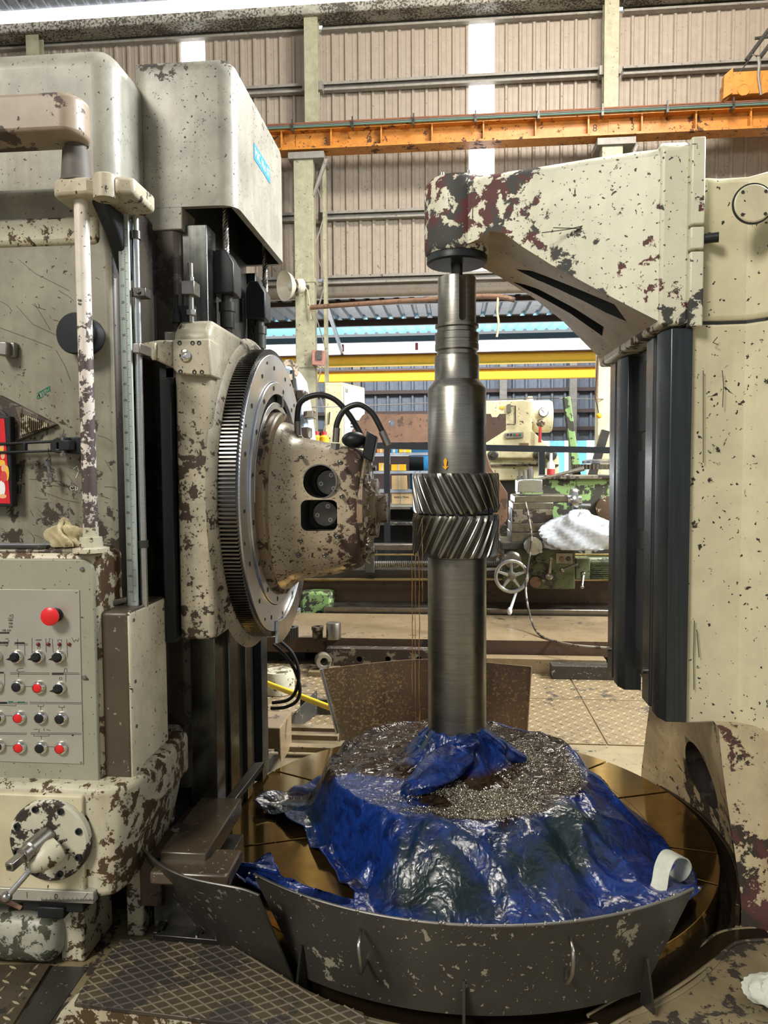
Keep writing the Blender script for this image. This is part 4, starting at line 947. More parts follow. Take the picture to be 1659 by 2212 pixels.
# flange bolts, pins
for px, py, y, r in ((604, 940, 2.98, .020), (622, 940, 3.05, .020), (577, 1191, 2.74, .015), (575, 1040, 2.72, .011)):
    p = PY(px - 4, py, y); g = G(); g.cyl(p + V((-.02, 0, 0)), p + V((.012, 0, 0)), r * .8, 16); g.hexn(p + V((.012, 0, 0)), p + V((.032, 0, 0)), r); g.obj('flange_bolt', 'bolt', sl)
p = PY(568, 1118, 2.70); g = G(); g.cyl(p, p + V((.06, 0, 0)), .004, 10); g.cyl(p + V((.055, 0, 0)), p + V((.062, 0, 0)), .008, 10); g.obj('stop_pin', 'bolt', sl)
for px, py in ((650, 987), (735, 1000), (640, 1072), (738, 1072), (728, 1160), (650, 1168), (645, 1200), (700, 1200)):
    p = PY(px, py, 2.745); g = G(); g.lathe(p, (0, -1, 0), [(.008, -.03), (.008, .004), (.005, .005), (.0001, .002)], 12); g.obj('plug_screw', 'darksteel', sl)
# hydraulic hoses over the head
for pts, y in (([(643, 940), (642, 905), (650, 868), (686, 853), (722, 862), (752, 893), (772, 925), (789, 958)], 2.95), ([(725, 955), (728, 915), (745, 885), (775, 874), (802, 890), (820, 920), (834, 952)], 2.88)):
    P = [PY(px, py, y + .0 * i) for i, (px, py) in enumerate(pts)]
    g = G(); g.tube(smoothcurve(P, 8), .0115, 12); hz = g.obj('hydraulic_hose', 'rubber', sl)
    g = G(); a, b = P[0], P[1]; d = (b - a).normalized(); g.cyl(a, a + d * .055, .0135, 16); g.hexn(a - d * .03, a - d * .005, .019); g.hexn(a - d * .045, a - d * .03, .015); g.obj('hose_fitting', 'bolt', hz)
    a, b = P[-1], P[-2]; d = (b - a).normalized(); g = G(); g.cyl(a - d * .02, a + d * .04, .0145, 14); g.obj('hose_ferrule', 'bolt', hz)
c = PY(765, 950, 2.92); g = G(); g.ball(c, .05, 20, 12, (1, .9, .65)); g.obj('hose_manifold', 'black', sl)
a = PY(800, 965, 2.9); g = G(); g.obox(a, (.02, 0, -.012), (0, .03, 0), (.01, 0, .05)); g.obj('manifold_arm', 'black', sl, bevel=.006)
# bracket clamping the slide to the scale rod
yb = 2.385
g = G(); quad(g, [(372, 733), (452, 731), (456, 812), (383, 808), (372, 795)], yb, yb + .11); br = g.obj('bracket_block', 'slide', sl, bevel=.006)
g = G(); quad(g, [(302, 741), (342, 734), (374, 734), (374, 796), (340, 780), (312, 768), (302, 763)], yb + .005, yb + .06); g.obj('bracket_arm', 'slide', sl, bevel=.008)
g = G(); P = [PY(333, 738 + i * 5, yb + .003) for i in range(9)]; g.tube(P, [.006, .009, .008, .0095, .008, .009, .0085, .009, .006], 10); g.obj('weld_bead', 'rustwhite', sl)
g = G(); quad(g, [(286, 741), (302, 740), (302, 763), (286, 762)], 2.20, 2.29); g.obj('rod_clamp', 'bolt', sl, bevel=.003)
c = PY(401, 769, yb); g = G(); g.lathe(c, (0, -1, 0), [(.019, -.005), (.019, .006), (.013, .008), (.011, .001), (.0001, .003)], 24); g.obj('grease_cap', 'chrome', br)
for px, py in ((388, 741), (416, 741), (430, 741), (390, 803), (420, 804), (436, 804)):
    c = PY(px, py, yb); g = G(); g.lathe(c, (0, -1, 0), [(.0075, -.002), (.0075, .001), (.005, .001), (.0001, -.001)], 12); g.obj('socket_screw', 'black', br)
# rope anchors and adjusting screws on the slide top
for px, y, w_ in ((492, 2.74, .05), (577, 3.2, .05)):
    z0_, z1_ = 2.20, 2.36
    cx = -.835
    g = G(); g.ext([(cx - .045, z0_), (cx + .04, z0_), (cx + .04, z1_ - .05), (cx + .01, z1_), (cx - .03, z1_), (cx - .045, z1_ - .03)], 'xz', y - .05, y + .05); g.obj('rope_socket', 'black', sl, bevel=.006)
    g = G(); g.lathe((cx, y, 2.05), (0, 0, 1), [(.018, 0), (.018, .03), (.028, .032), (.028, .09), (.032, .092), (.032, .125), (.022, .127), (.022, .16)], 22); g.obj('rope_adjuster', 'darksteel', sl)
c = PY(410, 640, 2.46)
g = G(); g.obox((c.x, 2.47, c.z + .025), (.022, 0, 0), (0, .03, 0), (0, 0, .022)); g.lathe((c.x, 2.47, 2.05), (0, 0, 1), [(.010, 0), (.010, .2)], 12); g.hexn((c.x, 2.47, 2.075), (c.x, 2.47, 2.095), .018); g.hexn((c.x, 2.47, c.z + .048), (c.x, 2.47, c.z + .066), .014); g.obj('stop_screw', 'bolt', sl, bevel=.002)
c = PY(378, 650, 2.46); g = G(); g.lathe((c.x, 2.47, 2.02), (0, 0, 1), [(.009, 0), (.009, .03), (.018, .032), (.018, .06), (.014, .062), (.014, .075), (.0085, .076), (.0085, .125)], 14); g.box(c.x - .0, c.x + .06, 2.47, 2.5, 2.05, 2.11); g.obj('lock_screw', 'black', sl)
# black cable loops hanging under the slide
for pts in ([(590, 1392), (620, 1420), (640, 1455), (648, 1490), (640, 1515), (615, 1528), (585, 1530)], [(605, 1385), (632, 1412), (645, 1450), (640, 1490), (622, 1512), (588, 1518)]):
    g = G(); g.tube(smoothcurve([PY(px, py, 3.62) for px, py in pts], 8), .009, 10); g.obj('cable_loop', 'rubber', sl)

# ================================================================ ROTARY TABLE in the pit
tb = thing('rotary_table', 'round oil filmed table with radial slots under the tarpaulin', 'table', (PITX, PITY, -.3))
RT = .98; ZTB = .11
g = G(); g.lathe((PITX, PITY, -.349), (0, 0, 1), [(.8, 0), (.8, .2), (RT - .02, .25), (RT - .02, .30), (RT, .31), (RT, .425), (RT - .01, .435)], 128); g.obj('table_drum', 'drum', tb)
cuts = [-25.5, -12, 19.5, 42, 64.5, 109.5, 154.5, 199.5, 244.5, 289.5, 334.5]
for a, b in zip(cuts[:-1], cuts[1:]):
    n = max(4, int((b - a) / 2.5)); gp = .006
    def edge(r, s): return math.degrees(math.asin(gp / r)) * s
    out = [(PITX + r * math.cos(R(t)), PITY + r * math.sin(R(t))) for r, t in [(.14, a + edge(.14, 1)), ] + [(RT, a + edge(RT, 1) + (b - a - 2 * edge(RT, 1)) * i / n) for i in range(n + 1)] + [(.14, b - edge(.14, 1))]]
    g = G(); g.ext(out, 'xy', .07, ZTB); g.obj('table_segment', 'table', tb, bevel=.002)
g = G(); g.annulus((PITX, PITY, ZTB), (0, 0, 1), .7575, .759, .0002, .0006, 128); g.obj('scribed_ring', 'ink', tb)
g = G(); g.annulus((PITX, PITY, -.19), (0, 0, 1), .94, 1.021, -.02, 0, 96); lab(g.obj('trough_oil', 'oil', floor), 'black oil standing in the pit trough')

# ================================================================ SHAFT with double helical gear
SX, SY = .019, 3.0
sh = thing('gear_shaft', 'tall turned steel shaft with double helical gear, standing upright', 'shaft', (SX, SY, ZTB))
def zpy(py): return PY(987, py, SY).z
g = G(); z1 = zpy(1197)
g.lathe((SX, SY, 0), (0, 0, 1), [(.1185, ZTB), (.1185, z1 - .01), (.117, z1 - .008), (.117, z1)], 96); g.obj('lower_journal', 'shaft', sh)
zt_ = zpy(838)
g = G(); g.lathe((SX, SY, 0), (0, 0, 1), [(.1165, zpy(1023)), (.1165, zpy(842)), (.110, zpy(836)), (.0885, zpy(822))], 96); g.obj('upper_journal', 'shaft', sh)
pr = [(.0885, 822), (.0885, 772), (.0865, 770), (.079, 768), (.079, 760), (.0875, 757), (.0875, 745), (.086, 744), (.086, 737), (.0875, 736), (.0875, 722), (.086, 721), (.078, 719), (.078, 711), (.0865, 709), (.0865, 703), (.0755, 701), (.0755, 605), (.0735, 601)]
g = G(); g.lathe((SX, SY, 0), (0, 0, 1), [(r, zpy(py)) for r, py in pr], 96); nk = g.obj('bearing_neck', 'shaft', sh)
kx = PY(999, 650, SY - .075).x; zk0, zk1 = zpy(700), zpy(590)
cg = G(); cg.ext([(kx - .013, zk1)] + [(kx + .013 * math.cos(R(a)), zk0 + .013 + .013 * math.sin(R(a))) for a in range(180, 361, 20)] + [(kx + .013, zk1)], 'xz', SY - .12, SY - .045)
boolean(nk, [cg]); nk.data.materials.clear(); nk.data.materials.append(M['shaft']); nk.data.materials.append(M['drum'])
for p in nk.data.polygons:
    q = p.center; p.material_index = 1 if abs(q.x - kx) < .0135 and q.y < SY - .04 and math.hypot(q.x - SX, q.y - SY) < .0725 and q.z > zk0 - .002 and abs(p.normal.z) < .9 else 0  # slot walls coloured darker so the keyway reads as shaded
def helical(name, z0, z1, twist, ph, N=26, ro=.1745, ri=.152, cx=.006):
    g = G(); rings = []; st = 14
    for k in range(st + 1):
        f = k / st; z = z0 + (z1 - z0) * f; tw = twist * f + ph; ring = []
        cf = .004 if k in (0, st) else 0
        for i in range(N):
            a = 2 * math.pi * i / N + tw; d = 2 * math.pi / N
            for t, r in ((0, ri), (.10, ri - .001), (.22, ri + .004), (.40, ro - .002), (.46, ro), (.68, ro), (.74, ro - .002), (.92, ri + .004)):
                ring.append((SX - cx + (r - cf) * math.cos(a + t * d), SY + (r - cf) * math.sin(a + t * d), z))
        rings.append(ring)
    g.loft(rings); return g.obj(name, 'gear', sh, smooth=28)
zg0, zg1, zg2 = zpy(1197), zpy(1108), zpy(1022)
helical('lower_gear', zg0, zg1 - .004, .50, .1); helical('upper_gear', zg1 + .004, zg2, -.50, .1 + .50)
g = G(); g.lathe((SX - .006, SY, zg1 - .006), (0, 0, 1), [(.150, 0), (.150, .012)], 64); g.obj('gear_gap', 'void', sh)
g = G(); g.ext([(PY(962, 1015, 2.88).x + dx * .0018, PY(962, 1015, 2.88).z + dz * .0018) for dx, dz in ((0, 0), (-7, 9), (-2, 7), (-4, 20), (0, 26), (4, 20), (2, 7), (7, 9))], 'xz', 2.8825, 2.8835); g.obj('paint_mark', 'yellow', sh, smooth=0)
# oil running off the cutter
rr = random.Random(2)
for i, (px, py0, py1, y) in enumerate(((897, 1195, 1575, 2.86), (905, 1190, 1560, 2.9), (890, 1200, 1500, 2.88), (912, 1120, 1300, 2.85))):
    a, b = PY(px, py0, y), PY(px + 1, py1, y); n = 14
    g = G(); g.tube([a.lerp(b, k / n) + V((rr.gauss(0, .0012), 0, 0)) for k in range(n + 1)], [rr.uniform(.0008, .0022) for _ in range(n + 1)], 6)
    o = g.obj('oil_drip', 'oilorange'); tag(o, ('amber thread of oil at the left edge of the lower journal, the middle one', 'amber thread of oil running down closest to the shaft', 'amber thread of oil running down farthest left of the shaft', 'short amber thread of oil on the lower gear teeth')[i], 'oil', 'oil threads beside the shaft')

# ================================================================ TARPAULIN
tp = thing('tarpaulin', 'oil soaked blue tarpaulin tied round the shaft foot', 'tarpaulin', (.03, 3.0, ZTB))
RC = [(-42, 1.0), (-32, .93), (-20, .83), (-8, .70), (10, .64), (31, .66), (60, .66), (90, .63), (125, .67), (150, .70), (165, .74), (179, .88), (188, .72), (200, .64), (222, .63), (238, .70), (248, .84), (257, .98), (270, .985), (285, .985), (300, .985), (310, .985), (318, 1.0)]
FC = [(-42, .98), (-20, .82), (10, .64), (60, .62), (120, .63), (160, .64), (179, .66), (200, .61), (222, .60), (240, .66), (252, .78), (270, .86), (300, .94), (318, .98)]
def interp(T, a):
    a = (a + 42) % 360 - 42
    for (a0, v0), (a1, v1) in zip(T, T[1:]):
        if a0 <= a <= a1:
            t = (a - a0) / (a1 - a0); t = t * t * (3 - 2 * t); return v0 + (v1 - v0) * t
    return T[-1][1]
ZP = .345
def tarp_z(r, a):
    """height of the cloth at radius r (m) and angle a (degrees)"""
    rf = interp(FC, a); x, y = r * math.cos(R(a)), r * math.sin(R(a))
    s = min(max((r - .515) / (rf - .515), 0), 1.6); e_ = .5 * math.exp(-((((a + 25 + 180) % 360) - 180) / 45) ** 2); S = 1 - ((1 - e_) * s * s * (3 - 2 * s) + e_ * s ** .8) if s < 1 else 0
    z = ZTB + .010 + (ZP - ZTB - .01) * S
    dv, _ = mn.voronoi(V((math.cos(R(a)) * 2.6 + 7 + .5 * mn.noise(V((x * 5, y * 5, 2))), math.sin(R(a)) * 2.6 + .5 * mn.noise(V((x * 5, y * 5, 6))), r * 1.6)))
    fold = 1.0 - 3.2 * min(dv[1] - dv[0], .45)
    wob = mn.noise(V((x * 9, y * 9, 3.3))); fine = mn.noise(V((x * 26, y * 26, 1.7)))
    amp = .004 if r < .48 else (.004 + .034 * min((r - .48) / .14, 1)) * (1 if s < 1 else .75)
    z += amp * fold + (.007 if r < .5 else .013) * wob + .0035 * fine
    c = max(0, 1 - (r - .118) / .17)                    # bunched collar round the shaft
    z += .15 * c ** 1.6 * (1 + .10 * mn.noise(V((math.cos(R(a)) * 4, math.sin(R(a)) * 4, r * 5)))) + .014 * c * (1 - c) * 3 * math.sin(R(a) * 9 + r * 30)
    if s > 1.0: z = max(z, ZTB + .004)
    # raised flap at the right hand corner, point at the left
    fl = math.exp(-((((a + 42 + 180) % 360 - 180) ) / 13) ** 2) * max(0, (r - .72) / .28)
    z += .085 * fl
    z += .014 * math.exp(-((((a - 179 + 180) % 360) - 180) / 7) ** 2) * max(0, (r - .66) / .2)
    return max(z, ZTB + .003 if r > .5 else z)
g = G(); NA, NR = 300, 96; rings = []
for j in range(NR + 1):
    ring = []
    for i in range(NA):
        a = -42 + 360 * i / NA; ro = interp(RC, a) * (1 + .012 * mn.noise(V((math.cos(R(a)) * 9, math.sin(R(a)) * 9, 5))))
        f = j / NR; r = .116 + (ro - .116) * f
        dx = .012 * mn.noise(V((r * 9, a * .06, 9))) if r > .5 else 0
        ring.append((PITX - .010 * (1 - f) + (r + dx) * math.cos(R(a)), PITY + (r + dx) * math.sin(R(a)), tarp_z(r, a)))
    rings.append(ring)
g.loft(rings, cap=False); sheet = g.obj('cloth', 'tarp', tp, smooth=180)
sd = sheet.modifiers.new('thickness', 'SOLIDIFY'); sd.thickness = .003; sd.offset = 1
# twisted tail of cloth lying over the pool
path = smoothcurve([PZ(1010, 1598, .50), PZ(1000, 1622, .455), PZ(965, 1650, .42), PZ(925, 1680, .395), PZ(890, 1700, .37), PZ(872, 1710, .36)], 10)
wid = [.05, .062, .072, .066, .05, .025]
def ribbonlump(path, wid, hgt, seed, mat='tarpblue', name='cloth_fold'):
    g = G(); rings = []; n = len(path)
    for i, p in enumerate(path):
        f = i / (n - 1) * (len(wid) - 1); k = min(int(f), len(wid) - 2); w_ = wid[k] + (wid[k + 1] - wid[k]) * (f - k)
        d = (path[min(i + 1, n - 1)] - path[max(i - 1, 0)]).normalized(); u = V((0, 0, 1)); v = d.cross(u).normalized(); u = v.cross(d)
        ring = []
        for q in range(28):
            a = 2 * math.pi * q / 28; rr_ = 1 + .20 * mn.noise(V((math.cos(a + i * .05) * 1.6, math.sin(a + i * .05) * 2.3, seed + i * .05))) + .06 * math.sin(a * 5 + i * .18)
            ring.append(p + v * (math.cos(a) * w_ * rr_) + u * (math.sin(a) * w_ * hgt * rr_))
        rings.append(ring)
    g.loft(rings); return g.obj(name, mat, tp, smooth=60)
ribbonlump(path, [.055, .075, .082, .07, .05, .022], .62, 3)
ribbonlump(smoothcurve([PZ(1030, 1580, .50), PZ(1075, 1612, .42), PZ(1105, 1630, .385), PZ(1135, 1640, .365)], 10), [.04, .06, .05, .02], .6, 8)
ribbonlump(smoothcurve([PZ(935, 1572, .49), PZ(920, 1590, .44), PZ(912, 1612, .40), PZ(925, 1630, .375)], 8), [.03, .045, .045, .03], .6, 14)
for zz, k in ((.475, 0), (.462, 1)):
    g = G(); g.tube([(SX - .004 + .131 * math.cos(t / 40 * 2 * math.pi), SY + .131 * math.sin(t / 40 * 2 * math.pi), zz + .012 * math.sin(t / 40 * 2 * math.pi + 1.5 * k)) for t in range(41)], .0018, 6); g.obj('twine', 'twine', tp)
# loose corner of cloth lying on the table at the lower left
cp = [PZ(px, py, .125) for px, py in ((479, 1858), (510, 1866), (548, 1866), (584, 1853), (592, 1872), (604, 1890), (640, 1912), (690, 1930), (748, 1946), (800, 1960), (770, 1975), (690, 1972), (610, 1952), (545, 1925), (495, 1885))]
cm = sum((p for p in cp), V()) / len(cp); g = G(); rings = []
for k in range(11):
    f = 1 - k / 10 * .98; rings.append([cm + (p - cm) * f + V((0, 0, .012 * mn.noise(V((p.x * 14 * f, p.y * 14 * f, 4))) + .018 * mn.noise(V((cm.x + (p.x - cm.x) * f * 5, (p.y - cm.y) * f * 9, 1))) + .01)) for p in smoothcurve(cp + [cp[0]], 4)[:-1]])
g.loft(rings); g.obj('cloth_corner', 'tarpblue', tp, smooth=180)
# white hem of the turned-over right corner
hem = smoothcurve([PZ(1425, 1958, .17), PZ(1440, 1925, .21), PZ(1447, 1885, .25), PZ(1462, 1856, .275), PZ(1484, 1856, .255), PZ(1494, 1876, .215), PZ(1480, 1900, .165), PZ(1452, 1912, .13)], 8)
g = G(); rings = []
for i, p in enumerate(hem):
    d = (hem[min(i + 1, len(hem) - 1)] - hem[max(i - 1, 0)]).normalized(); s = V((-.72, .69, .12)); nrm = d.cross(s).normalized() * .0022
    rings.append([p - nrm, p + s * .052 - nrm, p + s * .052 + nrm, p + nrm])
g.loft(rings); g.obj('hem', 'hem', tp, smooth=50)
# swarf heaped on the oily middle
rr = random.Random(21); g = G(); cs_ = [PZ(1010, 1712, ZP + .01), PZ(1060, 1690, ZP), PZ(960, 1720, ZP), PZ(1150, 1610, ZP), PZ(1215, 1650, ZP), PZ(1120, 1720, ZP)]
def sliver(p, s):
    d = V((rr.gauss(0, 1), rr.gauss(0, 1), rr.gauss(0, .45))).normalized(); e = d.cross(V((rr.gauss(0, 1), rr.gauss(0, 1), rr.gauss(0, 1)))).normalized() * s * .16
    m_ = p + d * s * .5 + V((0, 0, s * .3)); q = p + d * s
    vs_ = [g.b.verts.new(x) for x in (p - e, p + e, m_ + e, m_ - e, q + e, q - e)]
    g.b.faces.new((vs_[0], vs_[1], vs_[2], vs_[3])); g.b.faces.new((vs_[3], vs_[2], vs_[4], vs_[5]))
for k in range(26000):
    t = rr.random()
    if t < .72:                                    # big heap in front of the shaft
        a = rr.gauss(-80, 20); r = .22 + .29 * rr.random() ** .8
    elif t < .985:                                  # two bands swept round to the right
        a = rr.gauss(5, 32); r = rr.choice((rr.gauss(.455, .02), rr.gauss(.32, .035)))
    else:
        a = rr.uniform(90, 240); r = rr.uniform(.2, .52)
    if r < .17: continue
    x, y = r * math.cos(R(a)), r * math.sin(R(a))
    if mn.noise(V((x * 7, y * 7, 8.8))) < -.22 and t < .985: continue
    bank = .016 * max(0, 1 - abs(r - .36) / .17) * math.exp(-((a + 88) / 34) ** 2)
    sliver(V((PITX + x, PITY + y, tarp_z(r, a) + bank + rr.uniform(.001, .006))), rr.uniform(.003, .0075))
sw = g.obj('metal_swarf', 'swarf', smooth=0); tag(sw, 'fine grey metal swarf heaped on the oily tarpaulin', 'swarf', kind='stuff')

# ================================================================ SPLASH GUARDS round the table
def guard(name, label, tops, bots, thick, mat, extra=None):
    t = thing(name, label, 'guard', tuple((tops[len(tops) // 2] + bots[len(bots) // 2]) / 2))
    g = G(); n = len(tops); rings = []
    nh = 6
    for i in range(n):
        o = V((tops[i].x - PITX, tops[i].y - PITY, 0)).normalized() * thick
        inn = [bots[i].lerp(tops[i], k / nh) for k in range(nh + 1)]
        rings.append(inn + [p + o for p in inn[::-1]])
    g.loft(rings); g.obj('sheet', mat, t, smooth=40)
    return t
def pol(r, a, z): return V((PITX + r * math.cos(R(a)), PITY + r * math.sin(R(a)), z))
n = 40
tops = [pol(1.075, -125.5 + 73.5 * i / n, .335) for i in range(n + 1)]; bots = [pol(1.025, -117 + 57 * i / n, .05) for i in range(n + 1)]
tg = guard('splash_guard', 'dark curved splash guard with two rod handles in front of the tarpaulin', tops, bots, .006, 'guard')
rr = random.Random(4); g = G()
g.tube([p + V((0, 0, .001)) + (p - V((PITX, PITY, p.z))).normalized() * .003 for p in tops], .0042, 8)
for p in tops:
    if rr.random() < .6: g.ball(p + V((rr.uniform(-.02, .02), -.004, .003)), rr.uniform(.003, .0065), 8, 6)
g.obj('rolled_edge', 'bolt', tg)
for pa, pb in (((778, 2022), (783, 2088)), ((1233, 2040), (1217, 2108))):
    a, b = PY(pa[0], pa[1], 1.93), PY(pb[0], pb[1], 1.955)
    g = G(); g.tube(smoothcurve([a + V((0, .02, .006)), a + V((0, -.035, 0)), (a + b) / 2 + V((.004, -.055, 0)), b + V((0, -.04, .01)), b + V((.01, .03, 0))], 8), .0052, 10); g.obj('rod_handle', 'bolt', tg)
for a in (-116.5, -90, -60.5):
    p0, p1, q0, q1 = pol(1.032, a, .02), pol(1.05, a, .165), pol(1.085, a, .02), pol(1.056, a, .165); s = V((-math.sin(R(a)), math.cos(R(a)), 0)) * .004
    g = G(); g.loft([[p0 - s, q0 - s, q1 - s, p1 - s], [p0 + s, q0 + s, q1 + s, p1 + s]]); g.obj('gusset', 'darksteel', tg)
lt = [PZ(px, py, .36) for px, py in ((290, 1810), (318, 1842), (350, 1870), (390, 1890), (430, 1902), (475, 1911), (525, 1921), (560, 1934))]
lb_ = [PZ(px, py, .05) for px, py in ((335, 1898), (366, 1940), (400, 1975), (445, 2015), (485, 2045), (530, 2075), (585, 2102), (640, 2124))]
t = guard('side_splash_guard', 'dark curved splash guard left of the handled one, under the steel blocks', smoothcurve(lt, 6), smoothcurve(lb_, 6), .006, 'guardplain')
g = G(); g.tube([p for p in smoothcurve(lt, 4)], .004, 8); g.obj('rolled_edge', 'bolt', t)
n = 16
ta, tb_, tc = PY(695, 1445, 4.05), PY(920, 1424, 4.12), PY(1147, 1440, 4.05)
tops = smoothcurve([ta, tb_, tc], n); bots = smoothcurve([PY(735, 1600, 4.05), PY(930, 1590, 4.1), PY(1137, 1600, 4.05)], n)
t = guard('rear_splash_guard', 'rusty oil flecked splash plate standing behind the tarpaulin', tops, bots, .006, 'rustplate')
g = G(); g.tube([ta + V((-.004, -.006, 0)), PY(735, 1600, 4.05) + V((-.004, -.006, 0))], .010, 8); g.obj('end_bar', 'steel', t)
g = G(); g.tube([tc, PY(1137, 1600, 4.05)], .006, 8); g.obj('end_bar', 'rustplate', t)
# ================================================================ RIGHT MACHINE: tailstock column
rc = thing('tailstock_column', 'cream chipped machine column with round cover at the right edge', 'machine', (1.6, 2.9, .0))
ZS = PY(1600, 686, 2.55).z; ZC2 = PY(1600, 366, 2.58).z
def front(k=0):
    return [(.80, 2.62), (.90, 2.635), (.985, 2.63), (1.03, 2.59), (1.06, 2.53), (1.10, 2.50), (1.2, 2.49), (2.6, 2.49), (2.6, 3.7), (.80, 3.62)]
g = G(); g.ext(front(), 'xy', .66, ZS - .004); g.obj('column_body', 'cream', rc, bevel=.008)
g = G(); g.ext([(x + (.03 if x < .85 else 0), y) for x, y in front()], 'xy', ZS + .002, ZC2); g.obj('column_top', 'cream', rc, bevel=.022, seg=3)
g = G(); g.ext([(x + .006, y + (.006 if y < 3 else -.006)) for x, y in front()], 'xy', ZS - .008, ZS + .006); g.obj('column_joint', 'ink', rc, smooth=0)
g = G(); g.box(.775, .812, 2.66, 3.55, .70, 2.02); g.obj('way_back', 'darksteel', rc)
for y0, y1, zb, m in ((2.60, 2.87, .672, 'guidedark'), (3.215, 3.50, .60, 'guidedark')):
    g = G(); g.ext([(.735, y0), (.806, y0), (.806, y1), (.722, y1), (.722, y1 - .10), (.732, y1 - .105), (.732, y1 - .15), (.718, y1 - .155), (.718, y0 + .05)], 'xy', zb, 2.02); w_ = g.obj('guideway', m, rc, bevel=.003)
    c = V((.716, y1 - .05, zb + .12)); g = G(); g.lathe(c, (-1, 0, 0), [(.011, -.01), (.011, .006), (.006, .006), (.0001, .001)], 14); g.obj('way_bolt', 'bolt', w_)
for z0_, z1_ in ((1.30, 1.62), (.8, 1.22), (1.7, 1.98)):
    g = G(); g.ext([(2.90 + y, z) for y, z in rrect(.04, .27, z0_, z1_, .03, 4)], 'yz', .768, .778); g.obj('way_panel', 'void', rc)
# flared foot curving round the table
g = G(); rings = []; nA = 18
up = [(.90 + .055 * math.sin(math.pi * k / nA * .6), 2.56 + 1.0 * k / nA) for k in range(nA + 1)]
lo = [(PITX + 1.056 * math.cos(R(-27 + 61 * k / nA)), PITY + 1.056 * math.sin(R(-27 + 61 * k / nA))) for k in range(nA + 1)]
for z, f in ((0.0, 1.0), (.06, 1.0), (.10, .97), (.18, .84), (.28, .66), (.40, .42), (.52, .20), (.62, .05), (.668, 0.0)):
    left = [(lo[k][0] * f + up[k][0] * (1 - f), lo[k][1] * f + up[k][1] * (1 - f), z) for k in range(nA + 1)]
    fl_ = .02 if z < .08 else 0
    rings.append(left + [(2.6, 3.7, z), (2.6, 2.485 - fl_, z), (1.2, 2.485 - fl_, z), (1.09, 2.495 - fl_, z), (1.04, 2.52 - fl_, z)])
g.loft(rings); ft = g.obj('column_foot', 'base', rc)
pc = V((1.06, 3.13, .285)); g = G(); g.ball(pc, 1, 32, 20, (.11, .16, .14))
boolean(ft, [g]); ft.data.materials.clear(); ft.data.materials.append(M['base']); ft.data.materials.append(M['recess']); ft.data.materials.append(M['footinner'])
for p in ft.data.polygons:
    q = p.center - pc; p.material_index = 1 if (q.x / .113) ** 2 + (q.y / .163) ** 2 + (q.z / .143) ** 2 < 1 else (2 if p.normal.x < -.55 else 0)  # pocket interior coloured dark in place of its shade
g = G(); g.ext([(1.035, 2.46), (1.08, 2.44), (1.2, 2.43), (2.6, 2.43), (2.6, 2.5), (1.08, 2.5)], 'xy', 0, .055); g.obj('foot_toe', 'guard', rc, bevel=.015, seg=3)
g = G(); cc = PY(1627, 440, 2.49); rcv = 38 * 2.49 / 1600
g.lathe((cc.x, 2.493, cc.z), (0, -1, 0), [(rcv, 0), (rcv, .006), (rcv - .004, .009), (.0001, .009)], 48); cv = g.obj('round_cover', 'cream', rc)
g = G(); g.annulus((cc.x, 2.491, cc.z), (0, -1, 0), rcv, rcv + .005, -.003, .002, 48); g.obj('cover_gap', 'ink', rc)
for k in range(4):
    a = R(45 + 90 * k); p = V((cc.x + (rcv - .010) * math.cos(a), 2.484, cc.z + (rcv - .010) * math.sin(a))); g = G(); g.lathe(p, (0, -1, 0), [(.005, -.002), (.005, .003), (.0001, .003)], 12); g.obj('cover_screw', 'darksteel', cv)
c = PY(1523, 516, 2.60); g = G(); g.lathe((.83, 2.60, c.z), (1, -.3, 0), [(.016, 0), (.016, .03), (.0165, .05), (.0001, .05)], 18); g.obj('limit_plunger', 'black', rc)
ink([[(1560, 800), (1563, 830), (1561, 880)], [(1519, 800), (1519, 1000)], [(1500, 1340), (1498, 1420), (1499, 1490)], [(1550, 728), (1540, 740), (1552, 745)], [(1505, 1360), (1510, 1420)]], 'scratches', 'scratch', 2.615, rc, .003)

# ================================================================ OVERARM on the column ways
oa = thing('overarm', 'large ivory chipped tailstock overarm reaching over the shaft', 'arm', (.4, 3.0, 2.1))
secs = [(.06, 2.87, 3.13, 2.402, 2.400, 2.668), (.10, 2.862, 3.138, 2.415, 2.392, 2.668), (.14, 2.853, 3.155, 2.440, 2.378, 2.668), (.19, 2.838, 3.19, 2.428, 2.362, 2.667), (.26, 2.81, 3.25, 2.365, 2.335, 2.664), (.36, 2.768, 3.33, 2.285, 2.292, 2.659), (.5, 2.70, 3.45, 2.183, 2.215, 2.65), (.62, 2.645, 3.55, 2.098, 2.125, 2.642), (.70, 2.615, 3.60, 2.045, 2.062, 2.636)]
g = G(); rings = []
def sect(x, yn, yf, zn, zf, zt_):
    b = .03
    pts = [(yn, zn), (yn, zt_ - b * 1.4), (yn + b, zt_ - b * .3), (yn + 2 * b, zt_), (yf - 2 * b, zt_), (yf - b, zt_ - b * .3), (yf, zt_ - b * 1.4), (yf, zf)]
    pts += [(yf + (yn - yf) * k / 5, zf + (zn - zf) * k / 5) for k in range(1, 5)]
    return [(x, y, z) for y, z in pts]
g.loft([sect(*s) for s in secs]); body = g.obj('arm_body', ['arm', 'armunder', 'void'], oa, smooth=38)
def wedge(pts):
    g = G(); g.ext(pts, 'xy', 1.9, 2.46); return g
boolean(body, [wedge([(.255, 3.06), (.31, 2.975), (.575, 2.735), (.64, 2.83), (.58, 2.89), (.34, 3.04)]), wedge([(.255, 3.215), (.34, 3.16), (.61, 3.09), (.63, 3.23), (.36, 3.25)])])
